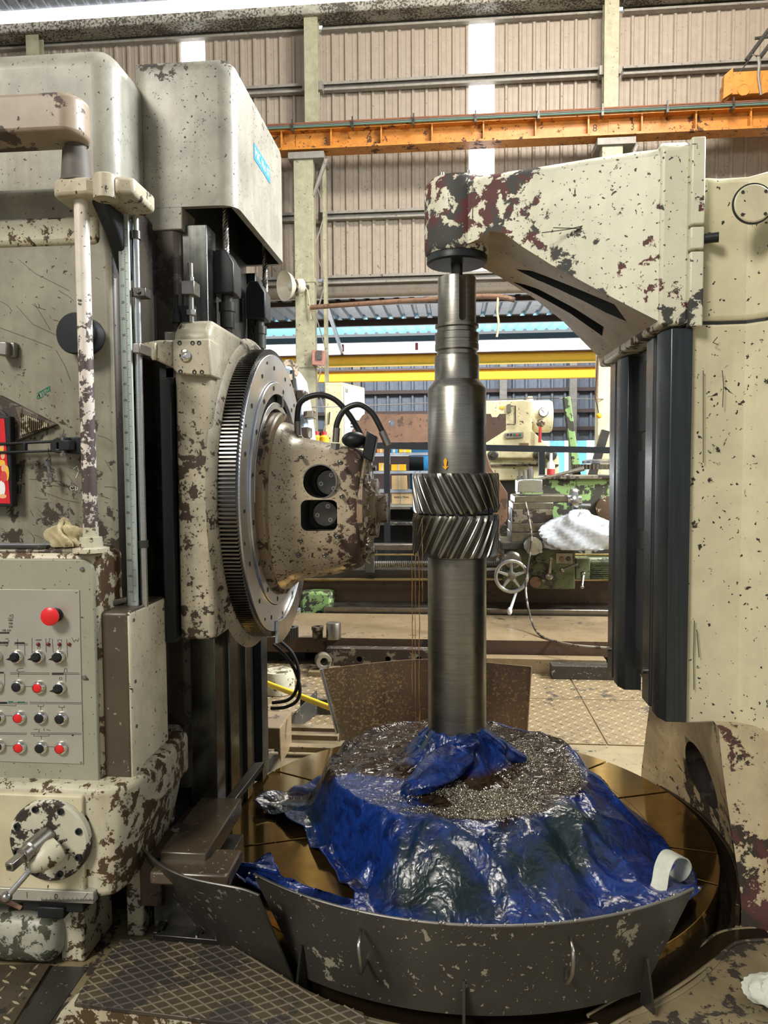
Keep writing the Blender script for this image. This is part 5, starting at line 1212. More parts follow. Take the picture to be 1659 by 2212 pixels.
for p in body.data.polygons:
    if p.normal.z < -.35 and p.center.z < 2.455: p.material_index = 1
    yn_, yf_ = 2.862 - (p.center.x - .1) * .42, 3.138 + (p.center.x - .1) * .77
    if .26 < p.center.x < .63 and yn_ + .03 < p.center.y < yf_ - .03 and p.center.z < 2.47 and (abs(p.normal.z) < .2 or (p.normal.z < -.9 and p.center.z > 2.44)): p.material_index = 2  # slot walls coloured black for the dark inside
g = G(); g.lathe((SX, SY, 2.40), (0, 0, 1), [(.118, -.008), (.1245, .0), (.1275, .02), (.1275, .245), (.122, .26), (.112, .266), (.108, .275), (.0001, .275)], 64); g.obj('quill_barrel', 'arm', oa)
for a in (130, 60, 10):
    p = V((SX + .088 * math.cos(R(a)), SY - .088 * abs(math.sin(R(a))), 2.672)); g = G(); g.lathe(p, (0, 0, 1), [(.014, 0), (.014, .008), (.008, .012), (.008, .02), (.0001, .021)], 12); g.obj('barrel_bolt', 'bolt', oa)
g = G(); g.lathe((SX, SY, 2.358), (0, 0, 1), [(.112, 0), (.1195, .006), (.1195, .028), (.116, .034)], 64); g.obj('quill_disc', 'black', oa)
g = G(); g.lathe((SX, SY, 2.30), (0, 0, 1), [(.012, -.02), (.0235, .0), (.0235, .06)], 28); g.obj('centre_pin', 'darksteel', oa)
# clamping block that rides on the ways
g = G(); g.ext([(2.60, 2.03), (3.63, 2.03), (3.63, 2.62), (3.58, 2.64), (2.63, 2.64), (2.60, 2.615)], 'yz', .695, .79); g.obj('saddle_block', 'arm', oa, bevel=.012, seg=3)
for z0_, z1_ in ((2.02, 2.265), (2.273, 2.345), (2.353, 2.635)):
    g = G(); g.box(.785, .829, 2.575, 2.615, z0_, z1_); g.obj('keep_plate', 'arm', oa, bevel=.005)
ink([[(1315, 362), (1318, 378), (1311, 397), (1296, 413), (1279, 440)], [(1170, 503), (1230, 495), (1300, 478), (1330, 476)], [(1030, 420), (1022, 440), (1020, 478)], [(1195, 492), (1290, 495), (1380, 499)]], 'scratches', 'scratch', 2.72, oa, .0035)['kind'] = 'stuff'
# ================================================================ FOREGROUND LEFT: platform, blocks, pit frame
pf_ = thing('tread_platform', 'low oily step with crosshatched tread top in the left foreground', 'platform', tuple(PZ(400, 2110, 0)))
ZPf = .12
outl = [PZ(px, py, ZPf) for px, py in ((160, 2166), (185, 2120), (262, 2028), (330, 2030), (505, 2044), (545, 2066), (600, 2100), (660, 2136), (720, 2164), (785, 2186), (800, 2230), (470, 2206))]
xy = [(p.x, p.y) for p in outl]
g = G(); g.ext(xy, 'xy', ZPf - .012, ZPf); g.obj('tread_plate', 'tread', pf_, bevel=.002)
def inside(x, y, poly, m=.004):
    c = False; n = len(poly)
    for i in range(n):
        (xa, ya), (xb, yb) = poly[i], poly[i - 1]
        if (ya > y) != (yb > y) and x < (xb - xa) * (y - ya) / (yb - ya) + xa: c = not c
    return c
g = G()
for ang in (28, -34):
    d = V((math.cos(R(ang)), math.sin(R(ang)), 0)); s = V((-d.y, d.x, 0)); o = V((-.8, 1.95, 0))
    for k in range(-40, 41):
        run = None
        for q in range(-110, 111):
            p = o + s * k * .029 + d * q * .01; ok = inside(p.x, p.y, xy)
            if ok and run is None: run = p
            if (not ok or q == 110) and run is not None:
                a, b = run, p - d * .01
                if (b - a).length > .01:
                    g.loft([[a + V((0, 0, ZPf)) - s * .0026, a + V((0, 0, ZPf + .0026)), a + V((0, 0, ZPf)) + s * .0026], [b + V((0, 0, ZPf)) - s * .0026, b + V((0, 0, ZPf + .0026)), b + V((0, 0, ZPf)) + s * .0026]])
                run = None
g.obj('tread_ridges', 'ridgedark', pf_, smooth=0)
fr_ = [xy[0], xy[11], xy[10]]
g = G(); g.ext([(fr_[0][0] + .005, fr_[0][1] + .004), (fr_[1][0], fr_[1][1] + .004), (fr_[2][0], fr_[2][1] + .004), (fr_[2][0], fr_[2][1] + .03), (fr_[0][0] + .01, fr_[0][1] + .03)], 'xy', .002, ZPf - .012); g.obj('front_skirt', 'rustwhite', pf_)
c0 = PZ(165, 2160, ZPf); c1 = PZ(262, 2030, ZPf)
sk = []
g = G(); rings = []
for k in range(13):
    f = k / 12; top = c0.lerp(c1, f) + V((.002, 0, 0)); w_ = .075 * (1 - .45 * f)
    rings.append([(top.x, top.y, ZPf - .012), (top.x - w_ * .25, top.y, ZPf - .016), (top.x - w_ * .62, top.y, ZPf - .035), (top.x - w_ * .9, top.y, ZPf - .07), (top.x - w_, top.y, .003), (top.x, top.y, .003)])
g.loft(rings); g.obj('side_skirt', 'rustwhite', pf_, smooth=60)
g = G(); g.ext([(xy[2][0] + .02, xy[2][1] - .03), (xy[4][0] - .02, xy[4][1] - .03), (xy[4][0] - .02, xy[4][1] - .06), (xy[2][0] + .02, xy[2][1] - .06)], 'xy', .002, ZPf - .012); g.obj('back_skirt', 'guard', pf_)

bd = thing('machine_bed', 'oily brown steel bed blocks between column and table', 'machine', tuple(PZ(420, 1900, .1)))
def blk(name, px0, px1, pyt, pyb, y0, y1, mat, parent, bevel=.005):
    a, b = PY(px0, pyt, y0), PY(px1, pyb, y0); g = G(); g.box(a.x, b.x, y0, y1, b.z, (a.z + PY(px1, pyt, y0).z) / 2); return g.obj(name, mat, parent, bevel=bevel)
blk('way_cap', 344, 446, 1842, 1885, 2.22, 2.62, 'block', bd)
blk('stop_bar', 322, 494, 1888, 1920, 2.14, 2.30, 'block', bd, .008)
blk('bed_rail', 300, 350, 1850, 1960, 2.26, 2.62, 'bedside', bd)
blk('bed_front', 330, 470, 1902, 2010, 2.28, 2.6, 'guardplain', bd)
g = G(); c = PZ(388, 1788, PY(400, 1842, 2.22).z + .001); g.lathe((c.x, c.y, PY(400, 1842, 2.22).z), (0, 0, 1), [(.030, 0), (.030, .0015), (.024, .0015), (.0001, .001)], 24); g.obj('cap_plug', 'oilbrown', bd)
# slanting way cover strip and dark chute towards the table
g = G(); a, b = PZ(560, 1652, .34), PZ(445, 1800, .30)
g.obox((a + b) / 2, (b - a) / 2, (.02, .008, 0), (0, 0, .012)); g.obj('chute_edge', 'darksteel', bd, bevel=.003)
g = G(); a, b = PZ(545, 1690, .12), PZ(450, 1830, .12); g.loft([[a + V((-.05, 0, 0)), a, b, b + V((-.08, 0, 0))], [p + V((0, 0, .19)) for p in (a + V((-.05, 0, 0)), a + V((-.015, 0, 0)), b + V((-.015, 0, 0)), b + V((-.08, 0, 0)))]]); g.obj('chute_side', 'guard', bd)
# grating frame in the dark corner
gt = thing('coolant_screen', 'small dark wet screen frame beside the tread step', 'grate', tuple(PZ(400, 2010, 0)))
P4 = [PZ(px, py, .06) for px, py in ((338, 2022), (375, 1962), (450, 1966), (486, 2035))]
for i in range(4):
    a, b = P4[i], P4[(i + 1) % 4]; d = (b - a); g = G(); s = V((-d.y, d.x, 0)).normalized() * .012; g.obox((a + b) / 2, d / 2, s, (0, 0, .012)); g.obj('frame_bar', 'darksteel', gt, bevel=.002)
g = G()
for k in range(1, 30):
    a = P4[0].lerp(P4[3], k / 30); b = P4[1].lerp(P4[2], k / 30); g.tube([a, b], .0016, 4)
    a = P4[0].lerp(P4[1], k / 30); b = P4[3].lerp(P4[2], k / 30); g.tube([a, b], .0016, 4)
g.obj('wire_mesh', 'darksteel', gt, smooth=0, kind='stuff')
g = G(); a, b = PZ(447, 1985, .075), PZ(424, 2022, .075); g.tube([a, b], .0035, 8); g.obj('screen_pin', 'steel', gt)
# pale cloth glove on the floor at the right edge
c = PZ(1657, 2150, .02); o = blob('cloth_glove', 'rag', (c.x + .02, c.y, .03), .075, .05, .038, 9, amp=.5); o.data.materials[0] = M['hem']; tag(o, 'pale cloth glove lying on the floor at the right edge', 'glove')
# metal curl and lump on the floor
rr = random.Random(31)
g = G()
for _ in range(260):
    p = PZ(rr.uniform(1330, 1659), rr.uniform(2050, 2212), .004)
    if math.hypot(p.x - PITX, p.y - PITY) < 1.17: continue
    a = rr.uniform(0, 6.28); L_ = rr.uniform(.004, .016); d = V((math.cos(a), math.sin(a), 0)); s = V((-d.y, d.x, 0)) * .0012
    g.loft([[p - s, p + s, p + V((0, 0, .002))], [p + d * L_ - s, p + d * L_ + s, p + d * L_ + V((0, 0, .002))]])
o = g.obj('floor_chips', 'bedside', smooth=0); tag(o, 'dark metal chips strewn on the floor by the oil channel', 'swarf', kind='stuff')

# ================================================================ BEHIND THE TABLE, left: rails and oddments
ry = thing('chip_tray', 'yellowed steel rails and tray behind the left way', 'tray', tuple(PZ(660, 1590, 0)))
for py0, py1, z, y, m in ((1578, 1586, .10, 4.0, 'bedplate'), (1560, 1570, .12, 4.15, 'bedplate'), (1597, 1612, .10, 3.86, 'checker')):
    a = PY(592, py1, y); b = PY(730, py0, y); g = G(); g.box(a.x, b.x, y, y + .06, a.z - .03, a.z); g.obj('tray_rail', m, ry, bevel=.003)
g = G(); a, b = PY(622, 1552, 4.2), PY(720, 1512, 4.55); g.box(a.x, b.x + .1, 4.55, 4.57, .0, b.z); g.loft([[(a.x, 4.2, 0), (a.x, 4.2, .09), (a.x + .10, 4.55, .16), (a.x + .10, 4.55, 0)], [(a.x + .01, 4.2, 0), (a.x + .01, 4.2, .09), (a.x + .11, 4.55, .16), (a.x + .11, 4.55, 0)]]); g.obj('tray_wall', 'guard', ry)
a, b = PY(560, 1610, 3.66), PY(606, 1572, 3.66); g = G(); g.ext([(a.x - .1, b.z), (b.x, b.z), (b.x, a.z - .1), (b.x - .02, .12), (a.x - .1, .12)], 'xz', 3.66, 3.92); g.obj('way_end', 'bedplate', ry, bevel=.006)
a, b = PY(592, 1482, 4.55), PY(722, 1532, 4.1); g = G(); g.cyl(a + (a - b) * .4, b, .017, 14); o = g.obj('yellow_pipe', 'yellowpipe'); tag(o, 'yellow painted pipe leaning low behind the left way', 'pipe')
c = PY(598, 1478, 4.95); g = G(); g.lathe((c.x, 5.0, .01), (0, 0, 1), [(.11, 0), (.115, .10), (.10, .15), (.085, .15), (.085, .13), (.0001, .13)], 28); g.box(c.x + .02, c.x + .08, 4.95, 5.02, .15, .17); o = g.obj('pale_drum', 'rustwhite'); tag(o, 'pale round casting on the floor behind the cable loops', 'casting')
c = PY(698, 1427, 5.5); g = G(); ax = V((.35, -1, 0)).normalized(); g.box(c.x - .1, c.x + .12, 5.4, 5.62, .0065, c.z - .06); o = g.obj('packing_strip', 'checker', bevel=.004); tag(o, 'low packing strip under the thick steel bush', 'bar'); g = G(); g.annulus(c - ax * .04, ax, .030, .060, 0, .085, 28); o = g.obj('ring_bush', 'oilbrown', bevel=.003); tag(o, 'thick steel bush lying on edge above the rear splash plate', 'bush')
# low stack of bars and the big bed plate
bp = thing('bed_plate', 'long oily brown bed plate lying across the aisle', 'plate', (0, 6, 0))
zt_b = PY(930, 1381, 5.75).z
g = G(); g.box(-2.2, 1.9, 5.75, 6.75, zt_b - .12, zt_b); o = g.obj('top', ['bedside', 'bedplate'], bp)
for p in o.data.polygons:
    if p.normal.z > .5: p.material_index = 1
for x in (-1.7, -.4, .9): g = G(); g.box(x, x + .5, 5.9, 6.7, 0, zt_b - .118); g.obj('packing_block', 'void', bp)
ba = thing('drilled_bar', 'brown flat bar with round holes under the bed plate', 'bar', (-.3, 5.58, 0))
a, b = PY(705, 1440, 5.58), PY(1010, 1406, 5.58); g = G(); g.box(a.x, b.x, 5.58, 5.68, .006, b.z); o = g.obj('bar', 'oilbrown', ba)
cs2 = []
for px in (776, 838, 905):
    c = PY(px, 1424, 5.58); g = G(); g.cyl((c.x, 5.50, c.z), (c.x, 5.66, c.z), .022, 20); cs2.append(g)
boolean(o, cs2)
for i, (px0, px1, py0, py1, y, lb) in enumerate(((1050, 1310, 1426, 1440, 5.6, 'thin steel bar lying under the bed plate right of the shaft'), (1192, 1340, 1441, 1466, 5.46, 'thick dark steel bar lying on the floor by the far guideway'))):
    a, b = PY(px0, py1, y), PY(px1, py0, y); g = G(); g.box(a.x, b.x, y, y + .12, .0065, max(.03, b.z)); o = g.obj('steel_bar', ('bedplate', 'guard')[i], bevel=.004); tag(o, lb, 'bar')
c = PY(628, 1372, 5.7); zz = zt_b
g = G(); N = 26; pr = []
for i in range(N):
    for f, r in ((0, .062), (.35, .062), (.5, .054), (.85, .054)): a = 2 * math.pi * (i + f) / N; pr.append((c.x + r * math.cos(a), 5.7 + r * math.sin(a)))
inn = [(c.x + .030 * math.cos(2 * math.pi * i / (4 * N)), 5.7 + .030 * math.sin(2 * math.pi * i / (4 * N))) for i in range(4 * N)]
g.loft([[(x, y, z) for x, y in q] for q, z in ((inn, zz + .002), (pr, zz + .002), (pr, zz + .095), (inn, zz + .095), (inn, zz + .03))], cap=False); o = g.obj('spur_gear', 'darksteel', smooth=25); tag(o, 'small dark spur gear standing on the bed plate', 'gear')
c = PY(686, 1372, 5.75); g = G(); g.lathe((c.x, 5.75, zz + .001), (0, 0, 1), [(.022, .0), (.042, 0), (.042, .06), (.048, .062), (.048, .09), (.022, .09), (.022, .02), (.0001, .02)], 28); o = g.obj('collar', 'oilbrown'); tag(o, 'short brown steel collar on the bed plate between gear and cylinder', 'collar')
c = PY(722, 1372, 5.75); g = G(); g.lathe((c.x, 5.72, zz + .001), (0, 0, 1), [(.058, 0), (.058, .125), (.056, .128), (.0001, .128)], 32); o = g.obj('steel_cylinder', 'lathegrey'); tag(o, 'plain bright steel cylinder standing on the bed plate', 'cylinder')
hp = smoothcurve([PY(1135, 1085, 6.6), PY(1148, 1160, 6.5), PY(1139, 1230, 6.4), PY(1136, 1280, 6.3), PY(1148, 1340, 6.1), PZ(1170, 1374, zz + .012), PZ(1230, 1392, zz + .012), PZ(1300, 1399, zz + .012), PZ(1370, 1402, zz + .012)], 8)
g = G(); g.tube(hp, .010, 8); o = g.obj('coolant_hose', 'brass'); o.data.materials[0] = M['oilbrown']; tag(o, 'pale brown hose hanging from the tool post to the bed plate', 'hose')

# ================================================================ LATHE behind the bed plate
LY = 7.0
lt_ = thing('lathe', 'big oily green lathe with spoked handwheel right of the shaft', 'lathe', (0.5, LY + .4, 0))
def lb(name, px0, px1, py0, py1, y, dep, mat, bevel=.008, parent=lt_):
    a, b = PY(px0, py1, y), PY(px1, py0, y); g = G(); g.box(a.x, b.x, y, y + dep, a.z, b.z); return g.obj(name, mat, parent, bevel=bevel)
lb('chip_pan', 700, 1330, 1318, 1342, 6.8, 1.0, 'lathegrey')
g = G(); a, b = PY(720, 1318, 6.8), PY(1330, 1312, 6.8); g.box(a.x, b.x, 6.86, 7.7, a.z, a.z + .012); g.obj('pan_coolant', 'oil', lt_)
lb('bed', 560, 1330, 1253, 1312, 7.15, .5, 'bedside'); lb('bed_shear', 640, 1330, 1234, 1250, 7.05, .45, 'darksteel'); lb('front_way', 800, 912, 1176, 1189, 7.0, .12, 'lathegrey'); lb('front_way', 1060, 1330, 1170, 1184, 7.05, .12, 'lathegrey')
lb('bed_foot', 648, 716, 1279, 1336, 6.95, .5, 'green', .03)
c = PY(690, 1330, 6.94); g = G(); g.lathe(c, (0, -1, 0), [(.05, 0), (.05, .012), (.0001, .012)], 20); g.obj('foot_hole', 'void', lt_)
a, b = PY(640, 1226, 7.02), PY(1330, 1226, 7.02); a2, b2 = PY(795, 1218, 7.0), PY(1330, 1218, 7.0)
g = G(); N = 130; g.tube([V((a2.x + (b2.x - a2.x) * k / (N * 2), 7.0, a2.z)) for k in range(N * 2 + 1)], [.034 if k % 2 else .026 for k in range(N * 2 + 1)], 10); g.obj('lead_screw', 'lathegrey', lt_, smooth=0)
for py, r in ((1252, .014), (1198, .010)):
    g = G(); p, q = PY(650 if py > 1220 else 800, py, 6.98), PY(1330, py, 6.98); g.cyl(p, q, r, 10); g.obj('feed_rod', 'brass', lt_)
lb('bearing_block', 788, 808, 1180, 1238, 6.95, .3, 'guard')
lb('head_casting', 1125, 1330, 1032, 1128, 7.5, .6, 'green', .02); lb('head_lower', 1190, 1330, 1126, 1215, 7.45, .6, 'guard', .02)
lb('head_lid', 1180, 1330, 1026, 1036, 7.45, .7, 'oilbrown', .01)
g = G(); c = PY(1313, 1098, 7.45); g.lathe(c, (0, -1, 0), [(.12, -.05), (.12, .03), (.10, .035), (.0001, .035)], 28); g.obj('gear_dial', 'rustwhite', lt_)
ap = lb('apron', 1088, 1243, 1185, 1272, 6.75, .22, 'greendark', .012); lb('carriage', 1083, 1246, 1172, 1188, 6.7, .6, 'guard', .008); lb('quick_box', 1243, 1275, 1206, 1252, 6.78, .25, 'greendark', .01)
for py0, py1, px0, px1, m in ((1130, 1150, 1106, 1200, 'lathegrey'), (1100, 1131, 1107, 1194, 'oilbrown'), (1150, 1172, 1104, 1178, 'lathegrey'), (1085, 1101, 1108, 1196, 'lathegrey'), (1070, 1086, 1112, 1232, 'lathegrey')): lb('cross_slide', px0, px1, py0, py1, 6.72, .5, m, .008)
lb('tool_post', 1118, 1172, 1036, 1064, 6.72, .25, 'steel', .008)
c = PY(1145, 1035, 6.82); g = G(); g.cyl(c, c + V((0, 0, .09)), .03, 16); g.hexn(c + V((0, 0, .08)), c + V((0, 0, .115)), .022); g.obj('post_bolt', 'bolt', lt_)
for px in (1122, 1132):
    c = PY(px, 1040, 6.78); g = G(); g.cyl(c, c + V((0, 0, .10)), .012, 10); g.hexn(c + V((0, 0, .03)), c + V((0, 0, .05)), .022); g.obj('tool_bolt', 'bolt', lt_)
a, b = PY(1165, 1035, 6.8), PY(1262, 1012, 6.75); g = G(); g.tube([a, a.lerp(b, .5), b], [.012, .014, .022], 10); g.obj('post_handle', 'lathegrey', lt_)
a, b = PY(1198, 1081, 6.72), PY(1232, 1081, 6.72); c = PY(1245, 1081, 6.72)
g = G(); g.lathe(c + V((-.05, 0, 0)), (1, 0, 0), [(.05, -.03), (.05, 0), (.105, .0), (.115, .02), (.115, .05), (.09, .055), (.04, .06), (.04, .09), (.0001, .09)], 30); g.cyl(c + V((.02, -.03, -.04)), c + V((.12, -.03, -.04)), .01, 8); g.obj('slide_handwheel', 'steel', lt_)
g = G(); c = PY(1152, 1180, 6.62); g.lathe(c, (0, -1, 0), [(.085, -.06), (.085, 0), (.078, .01), (.03, .012), (.03, .03), (.0001, .03)], 32); g.cyl(c + V((.06, 0, -.04)), c + V((.06, -.06, -.04)), .014, 10); g.obj('cross_dial', 'steel', lt_)
# big spoked handwheel
hc = PY(1105, 1245, 6.45); rw = 33 * 6.45 / 1600
g = G(); pts = [(hc.x + rw * math.cos(2 * math.pi * k / 40), 6.45, hc.z + rw * math.sin(2 * math.pi * k / 40)) for k in range(41)]; g.tube(pts, .017, 10); hw = g.obj('handwheel_rim', 'steel', lt_)
g = G(); g.lathe((hc.x, 6.62, hc.z), (0, -1, 0), [(.03, -.13), (.03, .12), (.042, .125), (.042, .17), (.02, .18), (.0001, .18)], 24); g.obj('handwheel_hub', 'lathegrey', hw)
for k in range(5):
    a = R(90 + 72 * k); d = V((math.cos(a), 0, math.sin(a))); h = V((hc.x, 6.46, hc.z)); g = G(); g.tube([h + d * .03, h + d * (rw - .005)], [.017, .010], 8); g.obj('spoke', 'steel', hw)
g = G(); c = PY(1108, 1210, 6.6); g.lathe(c, (0, -1, 0), [(.075, -.1), (.075, 0), (.06, .012), (.0001, .012)], 28); g.obj('feed_dial', 'lathegrey', lt_)
# levers on the apron
for (px, py), (qx, qy), r, br_ in (((1186, 1245), (1190, 1206), .018, .042), ((1260, 1240), (1257, 1268), .02, .026), ((1215, 1231), (1246, 1219), .012, .026)):
    p, q = PY(px, py, 6.68), PY(qx, qy, 6.6); g = G(); g.ball(p, br_, 18, 10); g.tube([p, q], [.018, .011], 10); g.ball(q, r, 12, 8); g.obj('apron_lever', 'lathegrey', lt_)
for px, py, r, m in ((1163, 1207, .03, 'greendark'), (1185, 1249, .065, 'guard'), (1156, 1257, .05, 'brownplate'), (1213, 1207, .022, 'brownplate'), (1228, 1207, .022, 'darksteel'), (1140, 1238, .03, 'greendark')):
    c = PY(px, py, 6.74); g = G(); g.lathe(c, (0, -1, 0), [(r, 0), (r, .014), (r * .75, .018), (.0001, .018)], 22); g.obj('apron_boss', m, ap)
lb('button_plate', 1201, 1237, 1195, 1218, 6.735, .02, 'lathegrey', .002, ap)
mo = PY(1290, 1228, 6.95); g = G(); g.lathe((mo.x - .10, 7.0, mo.z), (1, 0, 0), [(.10, 0), (.11, .02), (.11, .5), (.0001, .5)], 28)
for k in range(11): 
    g.box(mo.x - .06, mo.x + .3, 6.88, 6.90, mo.z - .09 + k * .017, mo.z - .085 + k * .017)
g.obj('feed_motor', 'greendark', lt_)
a, b = PY(1118, 1272, 6.7), PY(1101, 1320, 6.55); g = G(); g.tube([a, b], [.010, .014], 8); g.ball(b, .022, 12, 8, (1, 1, 1.6)); g.obj('clutch_lever', 'white', lt_)
g = G(); c = PY(1240, 1165, 6.55)
o = blob('plastic_bag', 'white', (PY(1252, 1162, 6.6).x, 6.62, PY(1252, 1160, 6.6).z), .31, .16, .19, 13, amp=.42, n=44, m=26); o.data.materials[0] = plain('translucent white sacking', (.50, .52, .54), .4, 0, .5, 26, bs=.9); tag(o, 'crumpled white plastic sack lying over the lathe head', 'sack')
for i, (px, py, y, lb_) in enumerate(((1190, 1006, 6.9, 'white bottle with red base on the lathe behind the tool post'),)):
    c = PY(px, py, y); t = thing('spray_bottle', lb_, 'bottle', tuple(PY(px, 1026, y))); g = G(); b0 = PY(px, 1026, y); g.lathe(b0, (0, 0, 1), [(.035, 0), (.035, .10), (.015, .13), (.012, .2), (.0001, .2)], 18); g.obj('body', 'white', t); g = G(); g.annulus(b0, (0, 0, 1), .0345, .0365, .0, .055, 18); g.obj('red_band', 'redfar', t)
# rusty copper-brown plate standing close behind the shaft
pl_ = thing('brown_plate', 'brown steel plate with clipped corners right behind the gear', 'plate', tuple(PY(1070, 1150, 5.9)))
g = G(); quad(g, [(1000, 985), (1052, 982), (1060, 1010), (1096, 1065), (1096, 1120), (1073, 1152), (1045, 1160), (1042, 1392), (1000, 1392)], 5.9, 5.93); g.obj('plate', 'brownplate', pl_, bevel=.003)
g = G(); c = PY(1072, 1092, 5.89); g.annulus(c, (0, -1, 0), .012, .030, 0, .03, 20); g.obj('lug', 'oilbrown', pl_)

# ================================================================ PALE MACHINE AND SHOP CLUTTER further back
hm = thing('boring_machine', 'pale yellow machine head with round pressure gauge, far right of the shaft', 'machine', (1.2, 11, 0))
def hb_(name, pts, y, dep, mat='lightcream', bevel=.02): g = G(); quad(g, pts, y, y + dep); return g.obj(name, mat, hm, bevel=bevel)
hb_('head_body', [(1030, 866), (1128, 863), (1150, 866), (1150, 930), (1190, 968), (1205, 990), (1030, 990)], 11, .8)
hb_('machine_bed', [(1030, 985), (1208, 985), (1208, 1034), (1030, 1040)], 11.1, 1.2)
hb_('machine_foot', [(1040, 1036), (1200, 1034), (1200, 1238), (1040, 1238)], 11.2, 1.0, 'guard')
hb_('bed_ledge', [(1030, 1003), (1207, 1003), (1207, 1007), (1030, 1007)], 11.05, .1, 'oilbrown', .005)
c = PY(1140, 900, 11.3); g = G(); g.lathe((c.x, 11.3, c.z), (1, 0, 0), [(.26, -.02), (.30, 0), (.30, .06), (.24, .07), (.24, .32), (.22, .35), (.0001, .35)], 36); g.obj('drum', 'lightcream', hm)
c = PY(1174, 890, 11.02); g = G(); g.lathe(c, (0, -1, 0), [(.072, -.05), (.072, .02), (.062, .024), (.062, .018), (.0001, .018)], 28); ga = g.obj('pressure_gauge', ['bolt'], hm)
g = G(); g.lathe(c + V((0, -.019, 0)), (0, -1, 0), [(.06, 0), (.06, .002), (.0001, .002)], 28); g.obj('gauge_face', 'white', ga)
g = G(); g.obox(c + V((-.012, -.0235, .012)), (.022, 0, -.022), (0, .001, 0), (.002, 0, .002)); g.obj('gauge_needle', 'ink', ga)
g = G(); p = PY(1168, 914, 10.95); g.lathe(p, (0, -1, 0), [(.06, -.03), (.06, .01), (.035, .015), (.035, .05), (.0001, .05)], 20); g.obj('lever_boss', 'rustwhite', hm); a, b = PY(1167, 922, 10.9), PY(1166, 956, 10.9); g = G(); g.tube([a, b], .022, 8); lab(g.obj('shift_lever', 'redfar', hm), 'red shift lever')
g = G(); quad(g, [(1091, 935), (1131, 932), (1131, 943), (1128, 946), (1093, 948), (1090, 944)], 10.96, 11.01); pb_ = g.obj('push_panel', 'hood', hm, bevel=.01)
for px, m in ((1097, 'ink'), (1104, 'ink'), (1111, 'inkgreen'), (1117, 'redfar'), (1123, 'inkgreen')):
    c = PY(px, 939, 10.955); g = G(); g.lathe(c, (0, -1, 0), [(.017, 0), (.017, .012), (.0001, .014)], 12); g.obj('panel_button', m, pb_)
g = G(); quad(g, [(1122, 957), (1142, 957), (1142, 970), (1122, 970)], 10.985, 11.0); g.obj('name_plate', 'brownplate', hm)
g = G(); quad(g, [(1095, 874), (1103, 872), (1104, 890), (1096, 892)], 10.95, 11.0); g.obj('oil_cup', 'lathegrey', hm); g = G(); g.tube([PY(px, py, 10.98) for px, py in ((1103, 877), (1113, 877), (1113, 916), (1094, 916))], .009, 8); g.obj('oil_pipe', 'darksteel', hm)
g = G(); quad(g, [(1080, 878), (1089, 878), (1089, 883), (1080, 883)], 10.985, 11.0); g.obj('warning_label', 'yellow', hm)
for px in (1065, 1163, 1191):
    c = PY(px, 983, 10.9); g = G(); g.lathe(c, (0, -1, 0), [(.075, -.1), (.075, .03), (.06, .04), (.03, .04), (.03, .06), (.0001, .06)], 24); g.obj('adjusting_wheel', 'guard', hm)
sb = thing('brown_template', 'brown drilled plate lying on edge behind the hoses', 'plate', tuple(PY(850, 955, 9.5)))
g = G(); quad(g, [(760, 930), (783, 897), (788, 894), (960, 894), (960, 955), (760, 955)], 9.5, 9.56); o = g.obj('plate', 'brownplate', sb); c = PY(846, 914, 9.5); g = G(); g.cyl((c.x, 9.3, c.z), (c.x, 9.8, c.z), .037, 20); boolean(o, [g])
g = G(); quad(g, [(1000, 894), (1060, 894), (1063, 901), (1074, 901), (1079, 894), (1093, 894), (1093, 929), (1052, 955), (1000, 955)], 9.5, 9.56); o = g.obj('notched_template', 'bedside'); tag(o, 'dark brown notched plate behind the shaft, before the pale machine', 'plate')
# electrical cabinet with operator panel
ec = thing('electric_cabinet', 'cream electric cabinet with lit display behind the hoses', 'cabinet', tuple(PY(740, 950, 10)))
a, b, c_ = PY(703, 950, 10.0), PY(740, 826, 10.0), PY(786, 834, 10.6)
g = G(); g.loft([[(a.x, 10.0, z), (b.x, 10.0, z), (c_.x, 10.7, z), (c_.x - .3, 10.9, z), (a.x, 10.7, z)] for z in (0.005, b.z)]); g.obj('case', 'lightcream', ec, bevel=.01)
def onface(u, v):   # u 0..1 along the slanted door, v pixel height at its near edge
    x = b.x + (c_.x - b.x) * u; y = 10.0 + .7 * u; return V((x + .004, y - .006, PY(740, v, 10.0).z))
for nm, u0, u1, v0, v1, m in (('door', .04, .96, 832, 946, 'white'), ('display', .22, .72, 850, 890, 'screen'), ('keypad', .22, .8, 902, 926, 'screen'), ('door_lock', .1, .2, 838, 846, 'girt')):
    e = V((.7, -.52, 0)).normalized() * (.004 if nm == 'door' else .012)
    q = [onface(u0, v1), onface(u1, v1), onface(u1, v0), onface(u0, v0)]; g = G(); g.loft([q, [p + e for p in q]]); g.obj(nm, m, ec, smooth=0)
g = G()
for i in range(5):
    for j in range(3): p = onface(.32 + i * .1, 906 + j * 7) + V((.014, -.011, 0)); g.obox(p, (.014, .018, 0), (.002, -.002, 0), (0, 0, .012))
g.obj('keys', 'lathegrey', ec, smooth=0, kind='stuff')
g = G(); quad(g, [(711, 890), (713, 890), (711, 916), (709, 916)], 9.98, 10.0); g.obj('cable_tail', 'ink', ec)
